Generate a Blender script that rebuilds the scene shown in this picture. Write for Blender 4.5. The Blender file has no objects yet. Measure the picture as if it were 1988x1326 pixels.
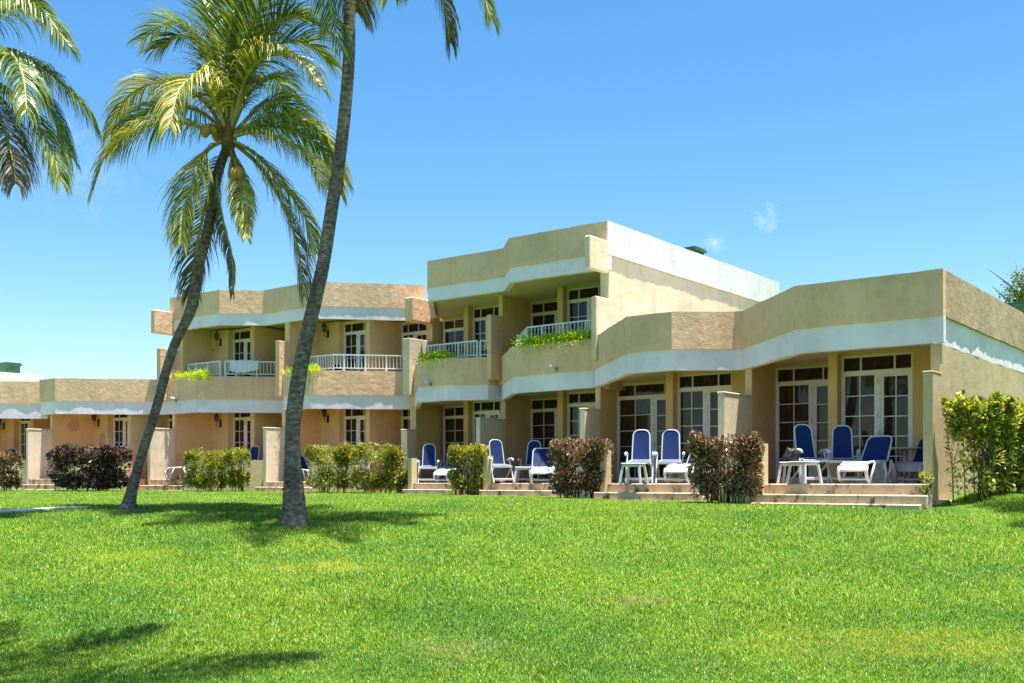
import bpy, bmesh, math, random
import numpy as np
from mathutils import Vector, Matrix, noise as mnoise

C = bpy.context.scene
COL = C.collection
R = math.radians
random.seed(7)
RNG = np.random.default_rng(11)

# ------------------------------------------------------------------ camera, sky, sun, exposure
F, CX, HY = 2063.0, 994.0, 935.0            # focal length / centre / horizon measured on the photograph (px)
cam_d = bpy.data.cameras.new('camera')
cam = bpy.data.objects.new('camera', cam_d)
COL.objects.link(cam)
C.camera = cam
cam_d.sensor_width = 36.0
cam_d.lens = F / 1988.0 * 36.0
cam_d.shift_y = (HY - 663.0) / 1988.0
cam_d.clip_end = 3000
cam.rotation_euler = (R(90), 0, 0)

SUN_EL = 80.3
SUN_AZ = (0.906, -0.423)                     # horizontal direction towards the sun
C.view_settings.view_transform = 'Standard'
C.view_settings.look = 'None'
C.view_settings.exposure = 1.32
C.view_settings.gamma = 1.0

world = bpy.data.worlds.new('World')
C.world = world
world.use_nodes = True


def nd(nt, typ, **kw):
    n = nt.nodes.new(typ)
    for k, v in kw.items():
        if k == 'inp':
            for kk, vv in v.items():
                n.inputs[kk].default_value = vv
        else:
            setattr(n, k, v)
    return n


def build_world():
    nt = world.node_tree
    nt.nodes.clear()
    L = nt.links.new
    out = nd(nt, 'ShaderNodeOutputWorld')
    bg = nd(nt, 'ShaderNodeBackground', inp={'Strength': 0.092})
    sky = nd(nt, 'ShaderNodeTexSky', sky_type='NISHITA', sun_disc=False)
    sky.sun_elevation = R(SUN_EL)
    sky.sun_rotation = math.atan2(SUN_AZ[0], SUN_AZ[1])
    sky.altitude = 0
    sky.air_density = 1.0
    sky.dust_density = 0.6
    sky.ozone_density = 1.6
    hs = nd(nt, 'ShaderNodeHueSaturation', inp={'Saturation': 1.34, 'Hue': 0.495, 'Value': 0.97})
    L(sky.outputs[0], hs.inputs['Color'])
    # two small wisps of cloud
    tc = nd(nt, 'ShaderNodeTexCoord')
    col = hs.outputs[0]
    for (px, py, rad, amt) in ((1486, 428, 0.016, 0.30), (1386, 468, 0.013, 0.28), (190, 322, 0.05, 0.07), (60, 310, 0.05, 0.07)):
        d = Vector(((px - CX) / F, 1, (HY - py) / F)).normalized()
        mp = nd(nt, 'ShaderNodeVectorMath', operation='SUBTRACT')
        mp.inputs[1].default_value = d
        L(tc.outputs['Generated'], mp.inputs[0])
        ns = nd(nt, 'ShaderNodeTexNoise', inp={'Scale': 70.0, 'Detail': 8.0, 'Roughness': 0.68, 'Distortion': 0.6})
        L(tc.outputs['Generated'], ns.inputs['Vector'])
        ln = nd(nt, 'ShaderNodeVectorMath', operation='LENGTH')
        L(mp.outputs[0], ln.inputs[0])
        a = nd(nt, 'ShaderNodeMath', operation='DIVIDE')
        a.inputs[1].default_value = rad
        L(ln.outputs['Value'], a.inputs[0])
        b = nd(nt, 'ShaderNodeMath', operation='SUBTRACT')      # noise*1.6 - dist
        m = nd(nt, 'ShaderNodeMath', operation='MULTIPLY')
        m.inputs[1].default_value = 2.9
        L(ns.outputs['Fac'], m.inputs[0])
        L(m.outputs[0], b.inputs[0])
        L(a.outputs[0], b.inputs[1])
        c = nd(nt, 'ShaderNodeMapRange', interpolation_type='SMOOTHSTEP')
        c.inputs['From Min'].default_value = 0.55
        c.inputs['From Max'].default_value = 1.6
        c.inputs['To Max'].default_value = amt
        L(b.outputs[0], c.inputs['Value'])
        mx = nd(nt, 'ShaderNodeMix', data_type='RGBA')
        mx.inputs['B'].default_value = (5.6, 6.0, 6.4, 1)
        L(c.outputs[0], mx.inputs['Factor'])
        L(col, mx.inputs['A'])
        col = mx.outputs['Result']
    L(col, bg.inputs['Color'])
    L(bg.outputs[0], out.inputs['Surface'])


build_world()
sun_d = bpy.data.lights.new('sun', 'SUN')
sun_d.energy = 4.9
sun_d.angle = R(0.53)
sun_d.color = (1.0, 0.965, 0.855)
sun = bpy.data.objects.new('sun', sun_d)
COL.objects.link(sun)
ce = math.cos(R(SUN_EL))
sdir = Vector((SUN_AZ[0] * ce, SUN_AZ[1] * ce, math.sin(R(SUN_EL))))
sun.rotation_euler = sdir.to_track_quat('Z', 'Y').to_euler()
sun.location = (0, 0, 30)

# ------------------------------------------------------------------ coordinates
TH = math.atan2(1586.0, 2063.0)              # the terrace is turned by 37.6 degrees
ST, CT = math.sin(TH), math.cos(TH)


def uv(u, v):                                # terrace axes (u to the left along the front, v into the building) -> world
    return (-CT * u + ST * v, ST * u + CT * v)


def to_uv(x, y):
    return (-CT * x + ST * y, ST * x + CT * y)


def at(px, Y):                               # a viewing direction and a distance -> world x, y
    return ((px - CX) / F * Y, Y)


GP = [(-60, -1.66), (0, -1.65), (7, -1.62), (9, -1.50), (12, -1.12), (16, -0.655), (18, -0.485), (19, -0.445), (24, -0.41), (31, -0.40), (36, -0.34), (40, -0.30), (60, -0.30), (900, -0.30)]
GX = np.array([p[0] for p in GP], float)
GZ = np.array([p[1] for p in GP], float)


def ground(y, x=0.0):
    y = np.asarray(y, float)
    z = (np.interp(y - 1.2, GX, GZ) + np.interp(y, GX, GZ) * 2 + np.interp(y + 1.2, GX, GZ)) / 4
    rise = np.clip((np.asarray(x, float) - 7.3) / 1.6, 0, 1) * np.clip((y - 14.5) / 3.5, 0, 1)
    z = z + 0.22 * rise * rise * (3 - 2 * rise) * (y < 60)
    return z + 0.02 * np.sin(np.asarray(x) * 0.7 + y * 0.33) * np.clip((18.5 - y) / 4, 0, 1)


# ------------------------------------------------------------------ materials
def new_mat(name):
    m = bpy.data.materials.new(name)
    m.use_nodes = True
    nt = m.node_tree
    bsdf = nt.nodes['Principled BSDF']
    return m, nt, bsdf


def ramp(nt, stops, interp='LINEAR'):
    r = nd(nt, 'ShaderNodeValToRGB')
    cr = r.color_ramp
    cr.interpolation = interp
    while len(cr.elements) < len(stops):
        cr.elements.new(0.5)
    for e, (p, c) in zip(cr.elements, stops):
        e.position = p
        e.color = (c[0], c[1], c[2], 1)
    return r


def stucco(name, col, bump=0.5, stain=0.25, relief=0.012, streak=0.0, dark=(0.16, 0.13, 0.09)):
    m, nt, b = new_mat(name)
    L = nt.links.new
    tc = nd(nt, 'ShaderNodeTexCoord')
    obj_v = tc.outputs['Object']
    n1 = nd(nt, 'ShaderNodeTexNoise', inp={'Scale': 0.55, 'Detail': 6.0, 'Roughness': 0.62})
    n2 = nd(nt, 'ShaderNodeTexNoise', inp={'Scale': 5.0, 'Detail': 8.0, 'Roughness': 0.7})
    L(obj_v, n1.inputs['Vector'])
    L(obj_v, n2.inputs['Vector'])
    lo = tuple(c * 0.80 for c in col)
    hi = tuple(min(0.9, c * 1.10) for c in col)
    r1 = ramp(nt, [(0.3, lo), (0.52, col), (0.72, hi)])
    L(n1.outputs['Fac'], r1.inputs['Fac'])
    r2 = ramp(nt, [(0.28, (1 - stain,) * 3), (0.5, (1, 1, 1))])
    L(n2.outputs['Fac'], r2.inputs['Fac'])
    mx = nd(nt, 'ShaderNodeMix', data_type='RGBA', blend_type='MULTIPLY')
    mx.inputs['Factor'].default_value = 1.0
    L(r1.outputs[0], mx.inputs['A'])
    L(r2.outputs[0], mx.inputs['B'])
    colr = mx.outputs['Result']
    if streak > 0:
        mp = nd(nt, 'ShaderNodeMapping')
        mp.inputs['Scale'].default_value = (3.2, 3.2, 0.28) if streak < 0.6 else (3.0, 3.0, 1.5)
        L(obj_v, mp.inputs['Vector'])
        n3 = nd(nt, 'ShaderNodeTexNoise', inp={'Scale': 1.6, 'Detail': 5.0, 'Roughness': 0.65})
        L(mp.outputs[0], n3.inputs['Vector'])
        r3 = ramp(nt, [(0.50 if streak < 0.6 else 0.51, (0, 0, 0)), (0.74 if streak < 0.6 else 0.66, (streak,) * 3)])
        L(n3.outputs['Fac'], r3.inputs['Fac'])
        m2 = nd(nt, 'ShaderNodeMix', data_type='RGBA')
        m2.inputs['B'].default_value = (*dark, 1)
        L(r3.outputs[0], m2.inputs['Factor'])
        L(colr, m2.inputs['A'])
        colr = m2.outputs['Result']
    L(colr, b.inputs['Base Color'])
    b.inputs['Roughness'].default_value = 0.92
    b.inputs['Specular IOR Level'].default_value = 0.15
    # trowelled relief
    v1 = nd(nt, 'ShaderNodeTexNoise', inp={'Scale': 4.5, 'Detail': 8.0, 'Roughness': 0.68, 'Distortion': 0.25})
    v2 = nd(nt, 'ShaderNodeTexNoise', inp={'Scale': 34.0, 'Detail': 4.0, 'Roughness': 0.6})
    L(obj_v, v1.inputs['Vector'])
    L(obj_v, v2.inputs['Vector'])
    ad = nd(nt, 'ShaderNodeMath', operation='MULTIPLY_ADD')
    ad.inputs[1].default_value = 0.22
    L(v2.outputs['Fac'], ad.inputs[0])
    L(v1.outputs['Fac'], ad.inputs[2])
    bp = nd(nt, 'ShaderNodeBump', inp={'Strength': bump, 'Distance': relief * 4})
    L(ad.outputs[0], bp.inputs['Height'])
    L(bp.outputs[0], b.inputs['Normal'])
    return m


def plain(name, col, rough=0.5, var=0.0, scale=8.0, spec=0.5, metal=0.0, bump=0.0):
    m, nt, b = new_mat(name)
    L = nt.links.new
    tc = nd(nt, 'ShaderNodeTexCoord')
    n = nd(nt, 'ShaderNodeTexNoise', inp={'Scale': scale, 'Detail': 4.0})
    L(tc.outputs['Object'], n.inputs['Vector'])
    r = ramp(nt, [(0.3, tuple(c * (1 - var) for c in col)), (0.7, tuple(min(0.95, c * (1 + var)) for c in col))])
    L(n.outputs['Fac'], r.inputs['Fac'])
    L(r.outputs[0], b.inputs['Base Color'])
    b.inputs['Roughness'].default_value = rough
    b.inputs['Specular IOR Level'].default_value = spec
    b.inputs['Metallic'].default_value = metal
    if bump:
        bp = nd(nt, 'ShaderNodeBump', inp={'Strength': bump, 'Distance': 0.01})
        L(n.outputs['Fac'], bp.inputs['Height'])
        L(bp.outputs[0], b.inputs['Normal'])
    return m


def leaf_mat(name, cols, trans=0.35, rough=0.42, spec=0.4, patch=None):
    """random colour per leaf, light passing through"""
    m, nt, b = new_mat(name)
    L = nt.links.new
    g = nd(nt, 'ShaderNodeNewGeometry')
    n = len(cols)
    r = ramp(nt, [(i / (n - 1), c) for i, c in enumerate(cols)])
    L(g.outputs['Random Per Island'], r.inputs['Fac'])
    col = r.outputs[0]
    if patch:
        col = patch(nt, col)
    L(col, b.inputs['Base Color'])
    b.inputs['Roughness'].default_value = rough
    b.inputs['Specular IOR Level'].default_value = spec
    t = nd(nt, 'ShaderNodeBsdfTranslucent')
    hs = nd(nt, 'ShaderNodeHueSaturation', inp={'Saturation': 1.1, 'Value': 1.25, 'Hue': 0.49})
    L(col, hs.inputs['Color'])
    L(hs.outputs[0], t.inputs['Color'])
    mx = nd(nt, 'ShaderNodeMixShader')
    mx.inputs[0].default_value = trans
    L(b.outputs[0], mx.inputs[1])
    L(t.outputs[0], mx.inputs[2])
    L(mx.outputs[0], nt.nodes['Material Output'].inputs['Surface'])
    return m


def lawn_patch(nt, col):
    """worn yellow and paler patches that belong to the turf itself"""
    L = nt.links.new
    g = nd(nt, 'ShaderNodeNewGeometry')
    pos = g.outputs['Position']
    n1 = nd(nt, 'ShaderNodeTexNoise', inp={'Scale': 0.55, 'Detail': 5.0, 'Roughness': 0.6})
    L(pos, n1.inputs['Vector'])
    r1 = ramp(nt, [(0.32, (0.62, 0.78, 0.95)), (0.5, (1, 1, 1)), (0.68, (1.28, 1.12, 1.0))])
    L(n1.outputs['Fac'], r1.inputs['Fac'])
    mu = nd(nt, 'ShaderNodeMix', data_type='RGBA', blend_type='MULTIPLY')
    mu.inputs['Factor'].default_value = 1.0
    L(col, mu.inputs['A'])
    L(r1.outputs[0], mu.inputs['B'])
    col = mu.outputs['Result']
    n3 = nd(nt, 'ShaderNodeTexNoise', inp={'Scale': 13.0, 'Detail': 5.0, 'Roughness': 0.65})
    L(pos, n3.inputs['Vector'])
    r3 = ramp(nt, [(0.34, (0.55, 0.66, 0.75)), (0.5, (1, 1, 1)), (0.66, (1.30, 1.18, 1.1))])
    L(n3.outputs['Fac'], r3.inputs['Fac'])
    mu3 = nd(nt, 'ShaderNodeMix', data_type='RGBA', blend_type='MULTIPLY')
    mu3.inputs['Factor'].default_value = 1.0
    L(col, mu3.inputs['A'])
    L(r3.outputs[0], mu3.inputs['B'])
    col = mu3.outputs['Result']
    n2 = nd(nt, 'ShaderNodeTexNoise', inp={'Scale': 3.6, 'Detail': 8.0, 'Roughness': 0.78})
    L(pos, n2.inputs['Vector'])
    r2 = ramp(nt, [(0.62, (0, 0, 0)), (0.78, (0.35, 0.35, 0.35))])
    L(n2.outputs['Fac'], r2.inputs['Fac'])
    m2 = nd(nt, 'ShaderNodeMix', data_type='RGBA')
    m2.inputs['B'].default_value = (0.30, 0.27, 0.07, 1)
    L(r2.outputs[0], m2.inputs['Factor'])
    L(col, m2.inputs['A'])
    col = m2.outputs['Result']
    for (px, Y, rad, amt, c) in ((250, 13.4, 0.8, 0.5, (0.36, 0.42, 0.03)), (640, 12.7, 0.9, 0.5, (0.42, 0.44, 0.06)),
                                 (1235, 11.0, 0.45, 0.4, (0.40, 0.34, 0.16)), (270, 17.8, 0.35, 0.8, (0.36, 0.24, 0.11)),
                                 (1650, 9.4, 1.1, 0.4, (0.32, 0.32, 0.04)), (1880, 9.4, 1.0, 0.4, (0.32, 0.32, 0.04)),
                                 (880, 9.2, 0.7, 0.35, (0.34, 0.30, 0.12))):
        x, y = at(px, Y)
        sb = nd(nt, 'ShaderNodeVectorMath', operation='SUBTRACT')
        sb.inputs[1].default_value = (x, y, 0)
        L(pos, sb.inputs[0])
        ml = nd(nt, 'ShaderNodeVectorMath', operation='MULTIPLY')
        ml.inputs[1].default_value = (1 / rad, 1.5 / rad, 0)
        L(sb.outputs[0], ml.inputs[0])
        ln = nd(nt, 'ShaderNodeVectorMath', operation='LENGTH')
        L(ml.outputs[0], ln.inputs[0])
        ad = nd(nt, 'ShaderNodeMath', operation='MULTIPLY_ADD')
        ad.inputs[1].default_value = -4.2
        L(n2.outputs['Fac'], ad.inputs[0])
        L(ln.outputs['Value'], ad.inputs[2])
        mr = nd(nt, 'ShaderNodeMapRange')
        mr.inputs['From Min'].default_value = -2.0
        mr.inputs['From Max'].default_value = -1.15
        mr.inputs['To Min'].default_value = amt
        mr.inputs['To Max'].default_value = 0.0
        L(ad.outputs[0], mr.inputs['Value'])
        mm = nd(nt, 'ShaderNodeMix', data_type='RGBA')
        mm.inputs['B'].default_value = (*c, 1)
        L(mr.outputs[0], mm.inputs['Factor'])
        L(col, mm.inputs['A'])
        col = mm.outputs['Result']
    return col


def glass_mat():
    m, nt, b = new_mat('window_glass')
    nt.nodes.remove(b)
    L = nt.links.new
    tr = nd(nt, 'ShaderNodeBsdfTransparent')
    tr.inputs['Color'].default_value = (0.80, 0.81, 0.82, 1)
    gl = nd(nt, 'ShaderNodeBsdfGlossy', inp={'Roughness': 0.015})
    gl.inputs['Color'].default_value = (0.95, 0.96, 1, 1)
    fr = nd(nt, 'ShaderNodeFresnel', inp={'IOR': 1.45})
    g2 = nd(nt, 'ShaderNodeMath', operation='MULTIPLY')
    g2.inputs[1].default_value = 0.85
    L(fr.outputs[0], g2.inputs[0])
    tc = nd(nt, 'ShaderNodeTexCoord')
    nz = nd(nt, 'ShaderNodeTexNoise', inp={'Scale': 1.4, 'Detail': 1.0})
    L(tc.outputs['Object'], nz.inputs['Vector'])
    bp = nd(nt, 'ShaderNodeBump', inp={'Strength': 0.05, 'Distance': 0.05})
    L(nz.outputs['Fac'], bp.inputs['Height'])
    L(bp.outputs[0], gl.inputs['Normal'])
    mx = nd(nt, 'ShaderNodeMixShader')
    L(g2.outputs[0], mx.inputs[0])
    L(tr.outputs[0], mx.inputs[1])
    L(gl.outputs[0], mx.inputs[2])
    L(mx.outputs[0], nt.nodes['Material Output'].inputs['Surface'])
    return m


def trunk_mat(name, c0, c1, rings=False):
    m, nt, b = new_mat(name)
    L = nt.links.new
    tc = nd(nt, 'ShaderNodeTexCoord')
    mp = nd(nt, 'ShaderNodeMapping')
    mp.inputs['Scale'].default_value = (7.0, 7.0, 12.0)
    L(tc.outputs['Object'], mp.inputs['Vector'])
    n1 = nd(nt, 'ShaderNodeTexNoise', inp={'Scale': 1.6, 'Detail': 7.0, 'Roughness': 0.7})
    L(mp.outputs[0], n1.inputs['Vector'])
    n2 = nd(nt, 'ShaderNodeTexNoise', inp={'Scale': 2.0, 'Detail': 4.0})
    L(tc.outputs['Object'], n2.inputs['Vector'])
    r = ramp(nt, [(0.30, tuple(c * 0.35 for c in c0)), (0.46, c0), (0.66, c1)])
    L(n1.outputs['Fac'], r.inputs['Fac'])
    r2 = ramp(nt, [(0.35, (0.62, 0.62, 0.64)), (0.65, (1.15, 1.12, 1.08))])
    L(n2.outputs['Fac'], r2.inputs['Fac'])
    mx = nd(nt, 'ShaderNodeMix', data_type='RGBA', blend_type='MULTIPLY')
    mx.inputs['Factor'].default_value = 1
    L(r.outputs[0], mx.inputs['A'])
    L(r2.outputs[0], mx.inputs['B'])
    rg_ = nd(nt, 'ShaderNodeAttribute', attribute_name='ring')
    r3 = ramp(nt, [(0.0, (0.30, 0.30, 0.32)), (0.16, (0.9, 0.9, 0.9)), (0.75, (1.15, 1.12, 1.1)), (1.0, (1.3, 1.28, 1.25))])
    L(rg_.outputs['Fac'], r3.inputs['Fac'])
    m3 = nd(nt, 'ShaderNodeMix', data_type='RGBA', blend_type='MULTIPLY')
    m3.inputs['Factor'].default_value = 0.85 if rings else 0.0
    L(mx.outputs['Result'], m3.inputs['A'])
    L(r3.outputs[0], m3.inputs['B'])
    L(m3.outputs['Result'], b.inputs['Base Color'])
    b.inputs['Roughness'].default_value = 0.95
    b.inputs['Specular IOR Level'].default_value = 0.1
    bp = nd(nt, 'ShaderNodeBump', inp={'Strength': 0.9, 'Distance': 0.03})
    L(n1.outputs['Fac'], bp.inputs['Height'])
    L(bp.outputs[0], b.inputs['Normal'])
    return m


TAN = stucco('tan_stucco', (0.84, 0.535, 0.34), bump=0.75, stain=0.16, relief=0.012, streak=0.22, dark=(0.36, 0.26, 0.16))
TANW = stucco('tan_wall_paint', (0.77, 0.525, 0.275), bump=0.35, stain=0.10, relief=0.008, streak=0.06)
PALE = stucco('pale_gable_stucco', (0.74, 0.59, 0.40), bump=0.6, stain=0.15, relief=0.010, streak=0.12)
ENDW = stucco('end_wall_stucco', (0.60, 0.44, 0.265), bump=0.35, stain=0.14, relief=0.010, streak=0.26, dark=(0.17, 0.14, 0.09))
WHITE = stucco('white_band_paint', (0.86, 0.77, 0.85), bump=0.4, stain=0.10, relief=0.008, streak=0.10, dark=(0.42, 0.42, 0.38))
PEACH = stucco('weathered_fin_paint', (0.84, 0.69, 0.51), bump=0.4, stain=0.14, relief=0.008, streak=0.16, dark=(0.22, 0.18, 0.14))
LOWW = stucco('low_wall_paint', (0.70, 0.55, 0.33), bump=0.4, stain=0.14, relief=0.008, streak=0.12)
YELL = stucco('yellow_pier_paint', (0.68, 0.46, 0.20), bump=0.25, stain=0.06, relief=0.006)
STEP = stucco('step_concrete', (0.60, 0.45, 0.31), bump=0.6, stain=0.35, relief=0.01, streak=0.95, dark=(0.035, 0.028, 0.02))
SOFF = stucco('soffit_paint', (0.74, 0.58, 0.44), bump=0.2, stain=0.06, relief=0.005)
PATCH = stucco('bare_plaster', (0.56, 0.38, 0.26), bump=0.3, stain=0.15)
TILE = plain('terracotta_tile', (0.44, 0.17, 0.09), 0.5, 0.25, 3.0)
ROOF = plain('roof_membrane', (0.45, 0.44, 0.42), 0.9, 0.15)
ALU = plain('white_frame', (0.75, 0.71, 0.72), 0.35, 0.05)
RAILW = plain('white_rail_paint', (0.78, 0.80, 0.82), 0.4, 0.06)
GLASS = glass_mat()
CURT = plain('brown_curtain', (0.115, 0.062, 0.040), 0.9, 0.2, 6.0, spec=0.1)
METAL = plain('grey_handle', (0.35, 0.35, 0.34), 0.35, 0.1, metal=0.8)
BLACK = plain('black_iron', (0.012, 0.011, 0.012), 0.45, 0.3)
LGLASS = plain('lantern_glass', (0.10, 0.10, 0.10), 0.15, 0.1)
RESIN = plain('white_resin', (0.56, 0.57, 0.60), 0.38, 0.05)
SLING = plain('navy_sling', (0.003, 0.021, 0.11), 0.62, 0.18, 60.0, spec=0.25, bump=0.2)
GREENM = plain('green_painted_metal', (0.035, 0.11, 0.055), 0.55, 0.3)
TOWELM = plain('white_towel', (0.72, 0.73, 0.80), 0.95, 0.06, 30.0, spec=0.05, bump=0.5)
BAGM = plain('black_bag_fabric', (0.010, 0.010, 0.012), 0.6, 0.4, 20.0, bump=0.6)
REDW = plain('red_plastic', (0.45, 0.09, 0.05), 0.4, 0.1)
PATHM = plain('pale_path_concrete', (0.62, 0.60, 0.55), 0.9, 0.12, 3.0, bump=0.3)
BARK = trunk_mat('palm_bark', (0.145, 0.113, 0.10), (0.31, 0.258, 0.228), True)
STEMM = trunk_mat('shrub_bark', (0.12, 0.085, 0.055), (0.24, 0.18, 0.12))
PETI = plain('frond_stalk', (0.36, 0.30, 0.08), 0.5, 0.35, 4.0)
SHEATH = plain('palm_sheath', (0.15, 0.095, 0.045), 0.9, 0.45, 12.0, bump=0.8)
COCO = plain('coconut_husk', (0.42, 0.24, 0.055), 0.45, 0.35, 5.0)
FROND = leaf_mat('frond_green', [(0.04, 0.085, 0.018), (0.09, 0.165, 0.024), (0.20, 0.27, 0.033), (0.38, 0.38, 0.06)], trans=0.3, rough=0.36, spec=0.45)
FRONDY = leaf_mat('frond_yellow', [(0.06, 0.12, 0.018), (0.22, 0.26, 0.028), (0.50, 0.45, 0.05), (0.74, 0.63, 0.22)], trans=0.32, rough=0.36, spec=0.45)
FRONDD = leaf_mat('frond_dry', [(0.07, 0.045, 0.025), (0.17, 0.115, 0.06), (0.32, 0.25, 0.16), (0.16, 0.13, 0.03)], trans=0.25, rough=0.45)
CROTON = leaf_mat('croton_leaf', [(0.03, 0.02, 0.016), (0.12, 0.055, 0.035), (0.27, 0.15, 0.075), (0.15, 0.13, 0.04), (0.46, 0.29, 0.18), (0.62, 0.44, 0.33)], trans=0.2, rough=0.42, spec=0.45)
CROTOND = leaf_mat('purple_croton_leaf', [(0.012, 0.008, 0.012), (0.035, 0.014, 0.018), (0.10, 0.04, 0.04), (0.05, 0.045, 0.02), (0.28, 0.17, 0.14), (0.46, 0.33, 0.30)], trans=0.15, rough=0.38, spec=0.5)
HEDGE = leaf_mat('yellow_green_leaf', [(0.05, 0.08, 0.014), (0.14, 0.18, 0.025), (0.30, 0.32, 0.04), (0.48, 0.44, 0.07), (0.60, 0.53, 0.17)], trans=0.35, rough=0.4, spec=0.5)
ARALIA = leaf_mat('aralia_leaf', [(0.04, 0.09, 0.016), (0.16, 0.24, 0.03), (0.36, 0.42, 0.05), (0.60, 0.56, 0.09), (0.76, 0.70, 0.28)], trans=0.4, rough=0.36, spec=0.5)
FERN = leaf_mat('fern_leaf', [(0.16, 0.34, 0.02), (0.34, 0.54, 0.03), (0.52, 0.68, 0.05), (0.70, 0.74, 0.08)], trans=0.5, rough=0.5)
TREEL = leaf_mat('tree_leaf', [(0.03, 0.06, 0.012), (0.07, 0.12, 0.02), (0.15, 0.20, 0.03), (0.26, 0.28, 0.05)], trans=0.35)
GRASS = leaf_mat('grass_blade', [(0.020, 0.075, 0.006), (0.072, 0.195, 0.010), (0.15, 0.305, 0.014), (0.245, 0.385, 0.026), (0.50, 0.56, 0.14)], trans=0.38, rough=0.45, spec=0.35, patch=lawn_patch)


def lawn_mat():
    m, nt, b = new_mat('lawn_turf')
    L = nt.links.new
    g = nd(nt, 'ShaderNodeNewGeometry')
    n = nd(nt, 'ShaderNodeTexNoise', inp={'Scale': 38.0, 'Detail': 6.0, 'Roughness': 0.75})
    L(g.outputs['Position'], n.inputs['Vector'])
    r = ramp(nt, [(0.30, (0.02, 0.06, 0.008)), (0.48, (0.07, 0.17, 0.016)), (0.62, (0.14, 0.27, 0.025)), (0.8, (0.32, 0.38, 0.10))])
    L(n.outputs['Fac'], r.inputs['Fac'])
    L(lawn_patch(nt, r.outputs[0]), b.inputs['Base Color'])
    b.inputs['Roughness'].default_value = 0.9
    b.inputs['Specular IOR Level'].default_value = 0.1
    bp = nd(nt, 'ShaderNodeBump', inp={'Strength': 0.8, 'Distance': 0.03})
    L(n.outputs['Fac'], bp.inputs['Height'])
    L(bp.outputs[0], b.inputs['Normal'])
    return m


LAWN = lawn_mat()


# ------------------------------------------------------------------ object helpers
def tag(o, label, cat, group=None):
    o['label'] = label
    o['category'] = cat
    if group:
        o['group'] = group
    return o


def thing(name, label, cat, loc=(0, 0, 0), rz=0.0, group=None):
    o = bpy.data.objects.new(name, None)
    o.empty_display_size = 0.2
    COL.objects.link(o)
    o.location = loc
    o.rotation_euler = (0, 0, rz)
    return tag(o, label, cat, group)


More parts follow.
